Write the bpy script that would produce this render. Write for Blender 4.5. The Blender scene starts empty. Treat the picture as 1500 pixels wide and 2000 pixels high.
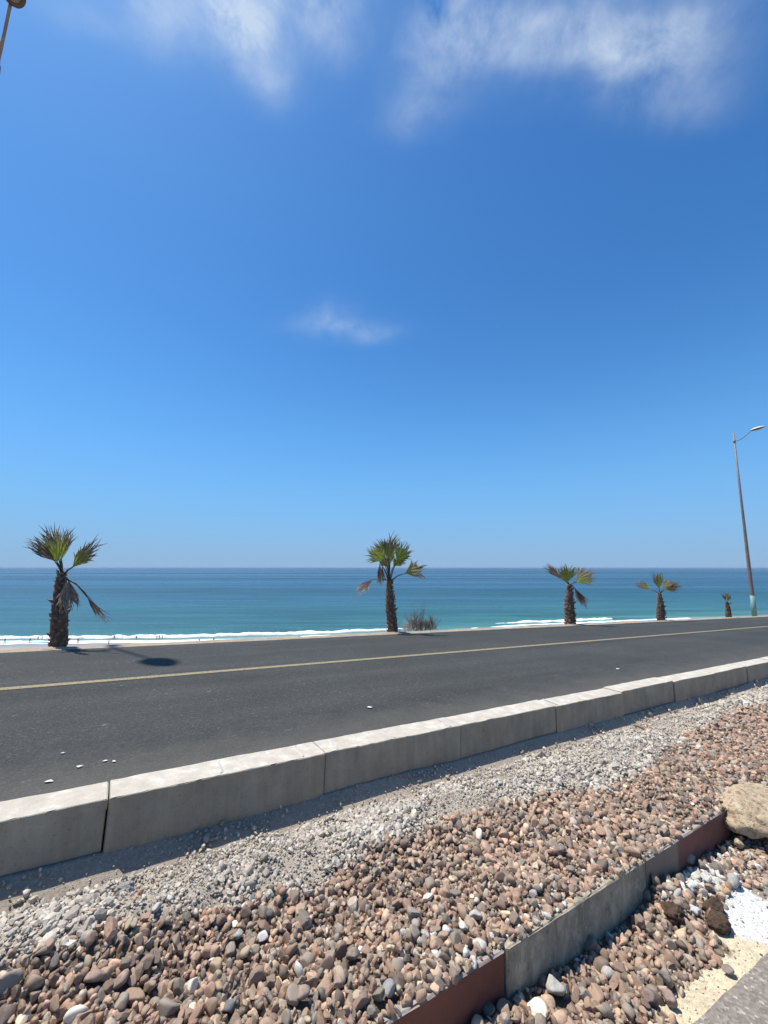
import bpy, bmesh, math, random
import numpy as np
from mathutils import Vector, Matrix, noise as mnoise

random.seed(7)
rng = np.random.default_rng(7)
scene = bpy.context.scene
COL = scene.collection
R = math.radians

# ------------------------------------------------------------------ geometry of the place
F = 810.0                                   # focal length in pixels of a 1500 x 2000 picture
TH = math.atan(108 / F)
CT, ST = math.cos(TH), math.sin(TH)


def ray(x, y):
    a, b = x - 750, 1000 - y
    v = np.array([a, F * CT - b * ST, F * ST + b * CT])
    return v / np.linalg.norm(v)


U = ray(2055, 1178)                         # along the road, slightly downhill
V = np.cross([0, 0, 1.0], U); V /= np.linalg.norm(V)      # across the road, towards the sea
N = np.cross(U, V)                          # normal of the road surface
S = 1.2
HK = 0.9667 * S                             # eye above kerb top
H = HK + 0.12 * S                           # eye above road
CAM = H * N
KT = 0.12 * S                               # kerb top above road


def W(u, v, w):
    return np.asarray(u)[..., None] * U + np.asarray(v)[..., None] * V + np.asarray(w)[..., None] * N


def uvw(x, y, w):
    """road coordinates of the place seen at a pixel, on the level w"""
    r = ray(x, y)
    p = CAM + r * (-(H - w) / (r @ N))
    return float(p @ U), float(p @ V)


def flat(x, y, z):
    r = ray(x, y)
    t = (z - CAM[2]) / r[2]
    p = CAM + r * t
    return float(p[0]), float(p[1])


def project(P):
    d = np.asarray(P) - CAM
    X = d[..., 0]; Y = d[..., 1] * CT + d[..., 2] * ST; Z = -d[..., 1] * ST + d[..., 2] * CT
    Y = np.where(np.abs(Y) < 1e-6, 1e-6, Y)
    return 750 + F * X / Y, 1000 - F * Z / Y, Y


# ------------------------------------------------------------------ lamp posts and sun direction (they explain the lamp shadow on the road)
LAMP_V = 12.46
LAMP_H = 14.9
gu, gv = uvw(310, 1293, 0.0)
G = W(gu, gv, 0.0)
rl = ray(26, -14)
tl = (13.2) / rl[2]
HEAD_L = CAM + rl * tl                      # where the head of the left lamp hangs
SUN = HEAD_L - G
SUN = SUN / np.linalg.norm(SUN)
SUN_EL = math.asin(SUN[2])
SUN_AZ = math.atan2(SUN[0], SUN[1])
print('sun elevation', math.degrees(SUN_EL), 'azimuth', math.degrees(SUN_AZ), 'kerb ratio', (SUN @ V) / (SUN @ N), 'head v', HEAD_L @ V)

# ------------------------------------------------------------------ camera
cd = bpy.data.cameras.new('camera')
cam = bpy.data.objects.new('camera', cd)
COL.objects.link(cam)
cam.location = CAM
cam.rotation_euler = (math.pi / 2 + TH, 0, 0)
cd.sensor_fit = 'VERTICAL'
cd.sensor_height = 24.0
cd.lens = F / 2000 * 24.0
cd.clip_start = 0.05
cd.clip_end = 200000
scene.camera = cam
scene.view_settings.view_transform = 'Standard'
scene.view_settings.look = 'None'
scene.view_settings.gamma = 1
scene.view_settings.use_curve_mapping = False
scene.view_settings.exposure = 0.4

# ------------------------------------------------------------------ world: Nishita sky with thin cloud
world = bpy.data.worlds.new('World')
scene.world = world
world.use_nodes = True
nt = world.node_tree
nt.nodes.clear()


def nd(tree, kind, **kw):
    n = tree.nodes.new(kind)
    for k, v in kw.items():
        setattr(n, k, v)
    return n


def mth(tree, op, a, b=None, clamp=False):
    n = tree.nodes.new('ShaderNodeMath'); n.operation = op; n.use_clamp = clamp
    for i, x in enumerate((a, b)):
        if x is None: continue
        if isinstance(x, (int, float)): n.inputs[i].default_value = x
        else: tree.links.new(x, n.inputs[i])
    return n.outputs[0]


L = nt.links
out = nd(nt, 'ShaderNodeOutputWorld')
bg = nd(nt, 'ShaderNodeBackground')
sky = nd(nt, 'ShaderNodeTexSky')
sky.sky_type = 'NISHITA'
sky.sun_disc = False
sky.sun_elevation = SUN_EL
sky.sun_rotation = SUN_AZ
sky.altitude = 0
sky.air_density = 1.0
sky.dust_density = 0.6
sky.ozone_density = 3.0
hs = nd(nt, 'ShaderNodeHueSaturation'); hs.inputs['Saturation'].default_value = 1.18
tint = nd(nt, 'ShaderNodeMix', data_type='RGBA', blend_type='MULTIPLY')
tint.inputs[0].default_value = 1.0
tint.inputs[7].default_value = (0.76, 1.27, 1.56, 1)
L.new(sky.outputs[0], hs.inputs['Color']); L.new(hs.outputs[0], tint.inputs[6])
tc = nd(nt, 'ShaderNodeTexCoord')
sx = nd(nt, 'ShaderNodeSeparateXYZ'); L.new(tc.outputs['Generated'], sx.inputs[0])
zc = mth(nt, 'MAXIMUM', sx.outputs[2], 0.04)
# pale marine air low in the sky, all round
zz_ = mth(nt, 'MAXIMUM', sx.outputs[2], 0.0)
f_lo = mth(nt, 'MULTIPLY', mth(nt, 'EXPONENT', mth(nt, 'MULTIPLY', mth(nt, 'POWER', mth(nt, 'DIVIDE', zz_, 0.30), 2), -1.0)), 0.80)
f_hz = mth(nt, 'MULTIPLY', mth(nt, 'EXPONENT', mth(nt, 'MULTIPLY', mth(nt, 'POWER', mth(nt, 'DIVIDE', zz_, 0.115), 1.2), -1.0)), 0.92)
lo1 = nd(nt, 'ShaderNodeMix', data_type='RGBA'); L.new(f_lo, lo1.inputs[0]); L.new(tint.outputs[2], lo1.inputs[6]); lo1.inputs[7].default_value = (1.65, 4.7, 9.2, 1)
lo2 = nd(nt, 'ShaderNodeMix', data_type='RGBA'); L.new(f_hz, lo2.inputs[0]); L.new(lo1.outputs[2], lo2.inputs[6]); lo2.inputs[7].default_value = (3.0, 4.65, 6.7, 1)
px = mth(nt, 'DIVIDE', sx.outputs[0], zc)
py = mth(nt, 'DIVIDE', sx.outputs[1], zc)
cx = nd(nt, 'ShaderNodeCombineXYZ'); L.new(px, cx.inputs[0]); L.new(py, cx.inputs[1])


def cloud_noise(scale, detail, rough, dist, off=(0, 0, 0), src=None, stretch=(1, 1, 1), rot=0):
    mp = nd(nt, 'ShaderNodeMapping'); L.new(src or cx.outputs[0], mp.inputs[0])
    mp.inputs['Location'].default_value = off
    mp.inputs['Scale'].default_value = stretch
    mp.inputs['Rotation'].default_value = (0, 0, rot)
    n = nd(nt, 'ShaderNodeTexNoise'); L.new(mp.outputs[0], n.inputs['Vector'])
    n.inputs['Scale'].default_value = scale; n.inputs['Detail'].default_value = detail
    n.inputs['Roughness'].default_value = rough; n.inputs['Distortion'].default_value = dist
    return n.outputs[0]


def cloud_plane(x, y):
    r = ray(x, y)
    return r[0] / r[2], r[1] / r[2]


warp = cloud_noise(3.0, 4, 0.55, 0.0, (3, 1, 0))
warp2 = cloud_noise(3.0, 4, 0.55, 0.0, (9, 7, 0))
wx = mth(nt, 'ADD', px, mth(nt, 'MULTIPLY', mth(nt, 'SUBTRACT', warp, 0.5), 0.16))
wy = mth(nt, 'ADD', py, mth(nt, 'MULTIPLY', mth(nt, 'SUBTRACT', warp2, 0.5), 0.16))


def blob(x, y, rx, ry, amp, ang=0):
    """soft patch of cloud over a place of the sky; rx, ry are its half sizes on the cloud layer"""
    bx, by = cloud_plane(x, y)
    x1, _ = cloud_plane(x + rx, y); _, y1 = cloud_plane(x, y - ry)
    sxx = abs(x1 - bx); syy = abs(y1 - by)
    dx = mth(nt, 'SUBTRACT', wx, bx); dy = mth(nt, 'SUBTRACT', wy, by)
    ca, sa = math.cos(ang), math.sin(ang)
    rx_ = mth(nt, 'ADD', mth(nt, 'MULTIPLY', dx, ca), mth(nt, 'MULTIPLY', dy, sa))
    ry_ = mth(nt, 'SUBTRACT', mth(nt, 'MULTIPLY', dy, ca), mth(nt, 'MULTIPLY', dx, sa))
    a = mth(nt, 'POWER', mth(nt, 'ABSOLUTE', mth(nt, 'DIVIDE', rx_, sxx)), 2)
    b = mth(nt, 'POWER', mth(nt, 'ABSOLUTE', mth(nt, 'DIVIDE', ry_, syy)), 2)
    e = mth(nt, 'EXPONENT', mth(nt, 'MULTIPLY', mth(nt, 'ADD', a, b), -1.0))
    return mth(nt, 'MULTIPLY', e, amp)


BL = [(485, 45, 60, 100, 1.6), (470, -60, 150, 70, 0.6), (630, 20, 70, 80, 0.62), (320, 20, 100, 90, 0.6), (520, 150, 60, 50, 0.25),
      (1170, 115, 150, 42, 0.66), (900, 80, 100, 110, 0.6), (1310, 70, 110, 75, 0.5), (1080, 40, 190, 60, 0.55), (820, 210, 60, 50, 0.3), (1180, 90, 290, 110, 0.12),
      (1290, 180, 130, 55, 0.35), (1150, -150, 420, 110, 0.6), (330, -170, 260, 90, 0.5), (130, 10, 60, 50, 0.25)]
tot = None
for b_ in BL:
    o = blob(*b_)
    tot = o if tot is None else mth(nt, 'ADD', tot, o)
n1 = cloud_noise(4.2, 9, 0.58, 0.35, (1.3, 0.4, 0), src=tc.outputs['Generated'], stretch=(1, 1, 1.2))
n2 = cloud_noise(12.0, 10, 0.66, 0.4, (4.3, 2.4, 0), src=tc.outputs['Generated'])
mod = mth(nt, 'ADD', mth(nt, 'MULTIPLY', mth(nt, 'SUBTRACT', n1, 0.5), 2.7), mth(nt, 'MULTIPLY', mth(nt, 'SUBTRACT', n2, 0.5), 2.1))
dens = mth(nt, 'MULTIPLY', tot, mth(nt, 'ADD', 0.80, mod), clamp=True)
# the small lone wisp
sm = mth(nt, 'ADD', mth(nt, 'ADD', blob(652, 618, 42, 26, 0.55), blob(625, 638, 62, 18, 0.4)), blob(712, 650, 60, 20, 0.5))
n3 = cloud_noise(14.0, 9, 0.62, 0.3, (0.2, 6.4, 0), src=tc.outputs['Generated'])
dens2 = mth(nt, 'MULTIPLY', sm, mth(nt, 'ADD', 1.0, mth(nt, 'MULTIPLY', mth(nt, 'SUBTRACT', n3, 0.5), 3.2)), clamp=True)
den = mth(nt, 'ADD', mth(nt, 'MULTIPLY', dens, 0.72), mth(nt, 'MULTIPLY', dens2, 0.36), clamp=True)
cm = nd(nt, 'ShaderNodeMix', data_type='RGBA')
L.new(den, cm.inputs[0]); L.new(lo2.outputs[2], cm.inputs[6])
cm.inputs[7].default_value = (7.0, 8.0, 9.1, 1)
L.new(cm.outputs[2], bg.inputs[0])
bg.inputs[1].default_value = 0.078
L.new(bg.outputs[0], out.inputs[0])

# ------------------------------------------------------------------ sun
sl = bpy.data.lights.new('sun', 'SUN')
sl.energy = 5.0
sl.angle = R(0.5)
sl.color = (1.0, 0.955, 0.88)
so = bpy.data.objects.new('sun', sl)
COL.objects.link(so)
so.rotation_euler = Vector(SUN).to_track_quat('Z', 'Y').to_euler()
so.location = (0, 0, 60)


# ------------------------------------------------------------------ helpers
def tag(o, label=None, cat=None, group=None, kind=None):
    if label: o['label'] = label
    if cat: o['category'] = cat
    if group: o['group'] = group
    if kind: o['kind'] = kind
    return o


def link(name, data, parent=None, mat=None):
    o = bpy.data.objects.new(name, data)
    COL.objects.link(o)
    if parent is not None: o.parent = parent
    if mat is not None and data is not None and len(data.materials) == 0: data.materials.append(mat)
    return o


def empty(name, loc, label, cat, group=None):
    o = bpy.data.objects.new(name, None)
    o.empty_display_size = 0.2
    o.location = loc
    COL.objects.link(o)
    return tag(o, label, cat, group)


def np_mesh(name, verts, faces, smooth=True, colors=None):
    """mesh from numpy arrays; faces is (n,3) or (n,4)"""
    me = bpy.data.meshes.new(name)
    verts = np.asarray(verts, dtype=np.float32); faces = np.asarray(faces, dtype=np.int32)
    k = faces.shape[1]
    me.vertices.add(len(verts)); me.vertices.foreach_set('co', verts.ravel())
    me.loops.add(faces.size); me.loops.foreach_set('vertex_index', faces.ravel())
    me.polygons.add(len(faces))
    me.polygons.foreach_set('loop_start', np.arange(0, faces.size, k, dtype=np.int32))
    me.polygons.foreach_set('loop_total', np.full(len(faces), k, dtype=np.int32))
    if isinstance(smooth, np.ndarray): me.polygons.foreach_set('use_smooth', smooth)
    else: me.polygons.foreach_set('use_smooth', np.full(len(faces), smooth))
    me.update(calc_edges=True)
    if colors is not None:
        a = me.color_attributes.new('tone', 'FLOAT_COLOR', 'POINT')
        c = np.ones((len(verts), 4), dtype=np.float32); c[:, :3] = colors
        a.data.foreach_set('color', c.ravel())
    me.validate()
    return me


# value noise for numpy
_tab = rng.random((256, 256))


def vnoise(x, y):
    x = np.asarray(x, float); y = np.asarray(y, float)
    xi = np.floor(x).astype(int); yi = np.floor(y).astype(int)
    fx = x - xi; fy = y - yi
    fx = fx * fx * (3 - 2 * fx); fy = fy * fy * (3 - 2 * fy)
    a = _tab[xi & 255, yi & 255]; b = _tab[(xi + 1) & 255, yi & 255]
    c = _tab[xi & 255, (yi + 1) & 255]; d = _tab[(xi + 1) & 255, (yi + 1) & 255]
    return (a * (1 - fx) + b * fx) * (1 - fy) + (c * (1 - fx) + d * fx) * fy - 0.5


def fbm(x, y, o=4, g=0.5):
    s = 0; a = 1.0
    for i in range(o):
        s = s + a * vnoise(x + 17.3 * i, y + 5.1 * i); x = x * 2.03; y = y * 2.03; a *= g
    return s


def sstep(a, b, x):
    t = np.clip((np.asarray(x, float) - a) / (b - a), 0, 1)
    return t * t * (3 - 2 * t)


# ------------------------------------------------------------------ materials
def new_mat(name):
    m = bpy.data.materials.new(name); m.use_nodes = True
    t = m.node_tree
    b = t.nodes['Principled BSDF']
    b.inputs['Roughness'].default_value = 0.8
    return m, t, b


def tnoise(t, scale, detail=5, rough=0.6, vec=None, stretch=None, w=None):
    n = t.nodes.new('ShaderNodeTexNoise')
    n.inputs['Scale'].default_value = scale; n.inputs['Detail'].default_value = detail
    n.inputs['Roughness'].default_value = rough
    if vec is None:
        g = t.nodes.new('ShaderNodeTexCoord'); vec = g.outputs['Object']
    if stretch:
        mp = t.nodes.new('ShaderNodeMapping'); mp.inputs['Scale'].default_value = stretch
        t.links.new(vec, mp.inputs[0]); vec = mp.outputs[0]
    t.links.new(vec, n.inputs['Vector'])
    return n.outputs[0]


def ramp(t, fac, stops):
    r = t.nodes.new('ShaderNodeValToRGB')
    t.links.new(fac, r.inputs[0])
    e = r.color_ramp.elements
    while len(e) < len(stops): e.new(0.5)
    for i, (p, c) in enumerate(stops):
        e[i].position = p
        e[i].color = (c, c, c, 1) if isinstance(c, (int, float)) else (*c, 1)
    return r.outputs[0]


def mix(t, fac, a, b, blend='MIX'):
    n = t.nodes.new('ShaderNodeMix'); n.data_type = 'RGBA'; n.blend_type = blend
    for i, x in ((0, fac), (6, a), (7, b)):
        if isinstance(x, (int, float)): n.inputs[i].default_value = x if i == 0 else (x, x, x, 1)
        elif isinstance(x, tuple): n.inputs[i].default_value = (*x, 1)
        else: t.links.new(x, n.inputs[i])
    return n.outputs[2]


def bump(t, b, height, strength=0.5, dist=0.01):
    n = t.nodes.new('ShaderNodeBump'); n.inputs['Strength'].default_value = strength
    n.inputs['Distance'].default_value = dist
    t.links.new(height, n.inputs['Height']); t.links.new(n.outputs[0], b.inputs['Normal'])
    return n


def attr(t, name='tone'):
    n = t.nodes.new('ShaderNodeAttribute'); n.attribute_name = name
    return n.outputs['Color']


ALB = 0.68                                   # all base colours below are written a little high; this brings them to measured values


def setc(t, b, col, k=None):
    k = ALB if k is None else k
    if isinstance(col, tuple): b.inputs['Base Color'].default_value = (*[c * k for c in col], 1)
    else: t.links.new(mix(t, 1.0, col, (k, k, k), 'MULTIPLY'), b.inputs['Base Color'])


def stone_mat():
    m, t, b = new_mat('loose stone')
    a = attr(t)
    n = tnoise(t, 60, 4, 0.65)
    c = mix(t, 1.0, a, ramp(t, n, [(0.3, 0.72), (0.7, 1.22)]), 'MULTIPLY')
    n2 = tnoise(t, 14, 3, 0.6)
    c = mix(t, ramp(t, n2, [(0.52, 0.0), (0.72, 0.45)]), c, (0.42, 0.36, 0.30))
    setc(t, b, c); b.inputs['Roughness'].default_value = 0.72
    bump(t, b, tnoise(t, 180, 3, 0.7), 0.45, 0.004)
    return m


def ground_mat():
    m, t, b = new_mat('ground surface')
    a = attr(t)
    n = tnoise(t, 45, 8, 0.75)
    c = mix(t, 1.0, a, ramp(t, n, [(0.28, 0.62), (0.72, 1.3)]), 'MULTIPLY')
    n2 = tnoise(t, 2.2, 5, 0.6)
    c = mix(t, 1.0, c, ramp(t, n2, [(0.3, 0.85), (0.7, 1.12)]), 'MULTIPLY')
    vo = t.nodes.new('ShaderNodeTexVoronoi'); vo.inputs['Scale'].default_value = 70
    g = t.nodes.new('ShaderNodeTexCoord'); t.links.new(g.outputs['Object'], vo.inputs['Vector'])
    sp = ramp(t, vo.outputs['Distance'], [(0.10, 0.55), (0.22, 1.0)])
    c = mix(t, ramp(t, tnoise(t, 9, 3), [(0.5, 0.0), (0.62, 0.8)]), c, mix(t, 1.0, c, sp, 'MULTIPLY'))
    setc(t, b, c); b.inputs['Roughness'].default_value = 0.92
    bump(t, b, tnoise(t, 110, 6, 0.75), 0.8, 0.012)
    return m


def asphalt_mat(name, base, speck, dust):
    m, t, b = new_mat(name)
    big = tnoise(t, 0.55, 5, 0.55)
    c = ramp(t, big, [(0.3, tuple(x * 0.88 for x in base)), (0.7, tuple(x * 1.12 for x in base))])
    ln_ = tnoise(t, 1.5, 3, 0.5, stretch=(0.03, 1, 1))
    c = mix(t, 1.0, c, ramp(t, ln_, [(0.35, 0.86), (0.65, 1.18)]), 'MULTIPLY')
    st = tnoise(t, 2.0, 5, 0.6, stretch=(0.25, 1, 1))
    c = mix(t, 1.0, c, ramp(t, st, [(0.3, 0.9), (0.7, 1.1)]), 'MULTIPLY')
    vo = t.nodes.new('ShaderNodeTexVoronoi'); vo.inputs['Scale'].default_value = 95
    g = t.nodes.new('ShaderNodeTexCoord'); t.links.new(g.outputs['Object'], vo.inputs['Vector'])
    gr = t.nodes.new('ShaderNodeSeparateColor'); t.links.new(vo.outputs['Color'], gr.inputs[0])
    c = mix(t, 1.0, c, ramp(t, gr.outputs[0], [(0.0, 0.66), (0.6, 0.98), (0.90, 1.18), (1.0, 1.9)]), 'MULTIPLY')
    # pale dust and flecks
    fl = tnoise(t, 30, 4, 0.7, stretch=(0.45, 1, 1))
    zone = tnoise(t, 1.1, 4, 0.6)
    f = mth(t, 'MULTIPLY', ramp(t, fl, [(0.62, 0.0), (0.70, 1.0)]), ramp(t, zone, [(0.40, 0.0), (0.62, speck)]))
    c = mix(t, f, c, (0.34, 0.33, 0.31))
    if dust:
        sxyz = t.nodes.new('ShaderNodeSeparateXYZ'); t.links.new(g.outputs['Object'], sxyz.inputs[0])
        d = ramp(t, mth(t, 'ADD', mth(t, 'MULTIPLY', sxyz.outputs[1], 0.1), mth(t, 'MULTIPLY', tnoise(t, 3, 5), 0.10)), [(0.34, 0.75), (0.44, 0.0)])
        c = mix(t, d, c, (0.15, 0.135, 0.115))
    setc(t, b, c); b.inputs['Roughness'].default_value = 0.85
    b.inputs['Specular IOR Level'].default_value = 0.3
    bump(t, b, vo.outputs['Distance'], 0.5, 0.006)
    return m


def concrete_mat(name, base, rough_scale=30, stain=(0.2, 0.17, 0.14), stain_amt=0.35, streak=True):
    m, t, b = new_mat(name)
    n = tnoise(t, 6, 7, 0.65)
    c = ramp(t, n, [(0.3, tuple(x * 0.78 for x in base)), (0.7, tuple(min(x * 1.15, .85) for x in base))])
    c = mix(t, ramp(t, tnoise(t, 2.6, 5, 0.6), [(0.48, 0.0), (0.72, stain_amt)]), c, stain)
    if streak:
        c = mix(t, 1.0, c, ramp(t, tnoise(t, 14, 4, 0.6, stretch=(1, 1, 0.12)), [(0.3, 0.86), (0.7, 1.1)]), 'MULTIPLY')
    pits = tnoise(t, 90, 3, 0.7)
    c = mix(t, 1.0, c, ramp(t, pits, [(0.28, 0.6), (0.40, 1.0)]), 'MULTIPLY')
    if streak:
        bl = tnoise(t, 26, 6, 0.75, stretch=(1, 1, 0.45))
        c = mix(t, ramp(t, bl, [(0.50, 0.0), (0.60, 0.8)]), c, tuple(min(0.9, x * 1.35) for x in base))
        c = mix(t, ramp(t, bl, [(0.34, 0.75), (0.42, 0.0)]), c, tuple(x * 0.38 for x in base))
    setc(t, b, c); b.inputs['Roughness'].default_value = 0.9; b.inputs['Specular IOR Level'].default_value = 0.25
    bump(t, b, tnoise(t, rough_scale * 3, 6, 0.7), 0.6, 0.008)
    return m


M_STONE = stone_mat()
M_GROUND = ground_mat()
M_ROAD = asphalt_mat('asphalt', (0.057, 0.058, 0.053), 0.9, True)
M_PATH = asphalt_mat('worn path asphalt', (0.36, 0.305, 0.25), 0.9, False)


def simple_mat(name, c0, c1, scale=20, rough=0.8, bs=0.3, bd=0.01, metallic=0.0):
    m, t, b = new_mat(name)
    n = tnoise(t, scale, 5, 0.6)
    setc(t, b, ramp(t, n, [(0.3, c0), (0.7, c1)]))
    b.inputs['Roughness'].default_value = rough; b.inputs['Metallic'].default_value = metallic
    bump(t, b, tnoise(t, scale * 4, 4, 0.6), bs, bd)
    return m


# ------------------------------------------------------------------ zones of the near ground
Z0 = -0.235                                  # level of the ground on the path side
KF = uvw(900, 1417, KT)[1]                   # kerb front face
KB = uvw(872, 1400, KT)[1]                   # kerb back face
ET = -0.045                                  # top of the low edging
EF = float(np.mean([uvw(990, 1855, ET)[1], uvw(1262, 1683, ET)[1], uvw(1420, 1580, ET)[1]]))
EW = 0.048
EB = EF + EW
FAR = 8.42
e1, e2, e3 = uvw(990, 1855, ET)[0], uvw(1262, 1683, ET)[0], uvw(1420, 1580, ET)[0]
print('kerb', KF, KB, 'edge', EF, e1, e2, e3)

gb_px = [(-200, 1950), (0, 1890), (130, 1842), (300, 1785), (480, 1738), (600, 1702), (680, 1665), (740, 1635), (900, 1580), (1040, 1542), (1200, 1515), (1265, 1472), (1340, 1420), (1420, 1380), (1500, 1355), (1560, 1325)]
gb = np.array([uvw(x, y + 18, -0.01 if x < 900 else -0.03) for x, y in gb_px]); print('gb', gb.tolist())


def gb_v(u):
    return np.interp(u, gb[:, 0], gb[:, 1])


def poly(pts, w):
    return np.array([uvw(x, y, w) for x, y in pts])


def inside(P, u, v):
    u = np.asarray(u); v = np.asarray(v)
    c = np.zeros(u.shape, bool)
    n = len(P); j = n - 1
    for i in range(n):
        xi, yi = P[i]; xj, yj = P[j]
        cond = ((yi > v) != (yj > v))
        with np.errstate(divide='ignore', invalid='ignore'):
            c ^= cond & (u < (xj - xi) * (v - yi) / (yj - yi + 1e-12) + xi)
        j = i
    return c


ST_Z = poly([(880, 2060), (985, 1925), (1130, 1830), (1270, 1722), (1400, 1655), (1530, 1600), (1560, 1700), (1440, 1740), (1400, 1790), (1390, 1835), (1430, 1850), (1340, 1930), (1275, 1970), (1330, 2010), (1150, 2100)], Z0)
LIME = poly([(1370, 1755), (1330, 1710), (1400, 1700), (1470, 1745), (1540, 1790), (1530, 1850), (1470, 1850), (1420, 1820), (1415, 1780)], Z0)
SOILZ = poly([(1420, 1700), (1560, 1640), (1560, 1760), (1480, 1760), (1410, 1745)], Z0)
PATH_E = [uvw(1355, 2010, Z0), uvw(1500, 1868, Z0)]
pe0 = np.array(PATH_E[0]); pe1 = np.array(PATH_E[1]); ped = (pe1 - pe0) / np.linalg.norm(pe1 - pe0)


def path_side(u, v):
    """positive = on the path side (right, towards the camera)"""
    return (u - pe0[0]) * ped[1] - (v - pe0[1]) * ped[0]


HOLLOWS = [(*uvw(x, y, -0.02), r_, d_) for (x, y, r_, d_) in ((650, 1790, 0.12, 0.045), (340, 1900, 0.10, 0.035), (1000, 1650, 0.12, 0.035), (500, 1960, 0.09, 0.03), (1340, 1590, 0.12, 0.03), (225, 1855, 0.05, -0.03))]


def hf(u, v):
    """height of the ground over the road plane"""
    u = np.asarray(u, float); v = np.asarray(v, float)
    g = gb_v(u)
    # strip between edging and kerb
    crest = -0.022 + 0.035 * vnoise(u * 1.3, v * 0.9) * 2 + 0.03 * np.exp(-((u - 0.1) / 0.8) ** 2)
    trough = -0.192
    foot = -0.100 + 0.02 * vnoise(u * 2.1, v * 0)
    w = np.interp(KF - v, [0, 0.145, 0.33, 0.64, 1.0, 1.35], [0, 1, 2, 3, 4, 5])
    lev = np.select([w < 1, w < 2, w < 3, w < 4], [foot + (trough - foot) * w, trough + (-0.085 - trough) * sstep(0, 1, w - 1), -0.085 + (crest + 0.085) * sstep(0, 1, w - 2), crest + (ET - 0.0 - crest) * sstep(0, 1, w - 3)], ET + 0 * u)
    lev = lev + 0.030 * fbm(u * 4, v * 4, 3) * sstep(KF - 0.05, KF - 0.4, v) + 0.018 * fbm(u * 19, v * 19, 2) * sstep(KF - 0.1, KF - 0.3, v)
    for (x, y, r_, d_) in HOLLOWS:
        lev = lev - d_ * np.exp(-((u - x) ** 2 + (v - y) ** 2) / r_ ** 2)
    # near side of the edging
    near = Z0 + 0.015 * fbm(u * 2.5, v * 2.5, 3)
    near = near + 0.045 * np.exp(-((v - EF) / 0.22) ** 2) * (0.5 + 0.9 * vnoise(u * 2.2 + 3, v)) * (path_side(u, v) < 0)
    hu, hv = uvw(1290, 1760, Z0)
    near = near + 0.07 * np.exp(-(((u - hu) / 0.16) ** 2 + ((v - hv) / 0.14) ** 2))
    near = np.where(path_side(u, v) > 0, Z0 + 0.0, near)
    t = sstep(EF + 0.01, EF + 0.05, v)
    r = near * (1 - t) + lev * t
    # beyond the last edging stone both sides level out
    te = sstep(e3 + 0.05, e3 + 0.5, u)
    soft = sstep(EF - 0.9, EF + 0.3, v)
    r = r * (1 - te) + te * ((Z0 + 0.03) * (1 - soft) + lev * soft)
    # under kerb and road
    r = np.where(v > KF + 0.005, np.where(v < FAR + 0.02, -0.20, r), r)
    return r


def lines(*segs):
    o = []
    for a, b, s in segs:
        o += list(np.arange(a, b, s))
    return np.array(o)


C_GREY = np.array((0.55, 0.47, 0.37)); C_SOIL = np.array((0.22, 0.155, 0.11)); C_SAND = np.array((0.98, 0.82, 0.56)); C_LIME = np.array((0.98, 0.95, 0.90))
C_DUST = np.array((0.40, 0.33, 0.26))


def ground():
    ul = np.concatenate([-np.geomspace(60, 3.1, 26), lines((-3, -0.9, 0.06), (-0.9, 3.2, 0.018), (3.2, 6, 0.04), (6, 14, 0.10)), np.geomspace(14, 140, 40)])
    vl = np.concatenate([-np.geomspace(60, 1.3, 20), lines((-1.2, -0.3, 0.08), (-0.3, 0.3, 0.03), (0.3, KF, 0.018)), [KF, KF + 0.02, KF + 0.1]])
    uu, vv = np.meshgrid(ul, vl, indexing='ij')
    ww = hf(uu, vv)
    P = W(uu, vv, ww).reshape(-1, 3)
    nu, nv = uu.shape
    i = np.arange(nu - 1)[:, None] * nv + np.arange(nv - 1)[None, :]
    Fc = np.stack([i, i + nv, i + nv + 1, i + 1], -1).reshape(-1, 4)
    u = uu.ravel(); v = vv.ravel()
    jit = 0.05 * fbm(u * 9, v * 9, 3)
    col = np.tile(C_SOIL, (len(u), 1))
    grey = sstep(-0.05, 0.03, v - gb_v(u) + jit)
    col = col * (1 - grey[:, None]) + C_GREY * grey[:, None]
    nearm = (v < EF + 0.02)
    sandy = nearm & ~inside(ST_Z, u + jit, v + jit)
    col[sandy] = C_SAND
    col[nearm & inside(SOILZ, u + jit, v + jit)] = C_DUST
    col[nearm & inside(LIME, u + jit, v + jit)] = C_LIME
    far_out = (u > e3 + 0.8) & (v < EF + 0.02)
    col[far_out] = C_SAND * 0.9
    me = np_mesh('ground', P, Fc, True, col)
    o = link('ground', me, None, M_GROUND)
    tag(o, kind='structure')


ground()


def road_mesh(name, u0, u1, v0, v1, w, mat, nu=60, jitter=0.0):
    us = np.linspace(u0, u1, nu); a = []
    for u in us:
        j = jitter * (vnoise(u * 1.7, 3.0) * 2)
        a.append((u, v0, w)); a.append((u, v1 + j, w))
    Q = np.array(a)
    Fc = [(2 * i, 2 * i + 2, 2 * i + 3, 2 * i + 1) for i in range(nu - 1)]
    me = np_mesh(name, Q, Fc, False)                     # kept in road coordinates, so that the material runs along the road
    o = link(name, me, None, mat)
    o.matrix_world = Matrix(((U[0], V[0], N[0], 0), (U[1], V[1], N[1], 0), (U[2], V[2], N[2], 0), (0, 0, 0, 1)))
    return o


road = road_mesh('road', -60, 140, KB - 0.03, FAR, 0.0, M_ROAD, 300, 0.03)
tag(road, kind='structure')


def line_mat():
    m, t, b = new_mat('worn yellow paint')
    n = tnoise(t, 40, 6, 0.7)
    c = ramp(t, n, [(0.36, (0.10, 0.09, 0.07)), (0.48, (0.33, 0.265, 0.14)), (0.75, (0.44, 0.365, 0.21))])
    setc(t, b, c); b.inputs['Roughness'].default_value = 0.8
    return m


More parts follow.
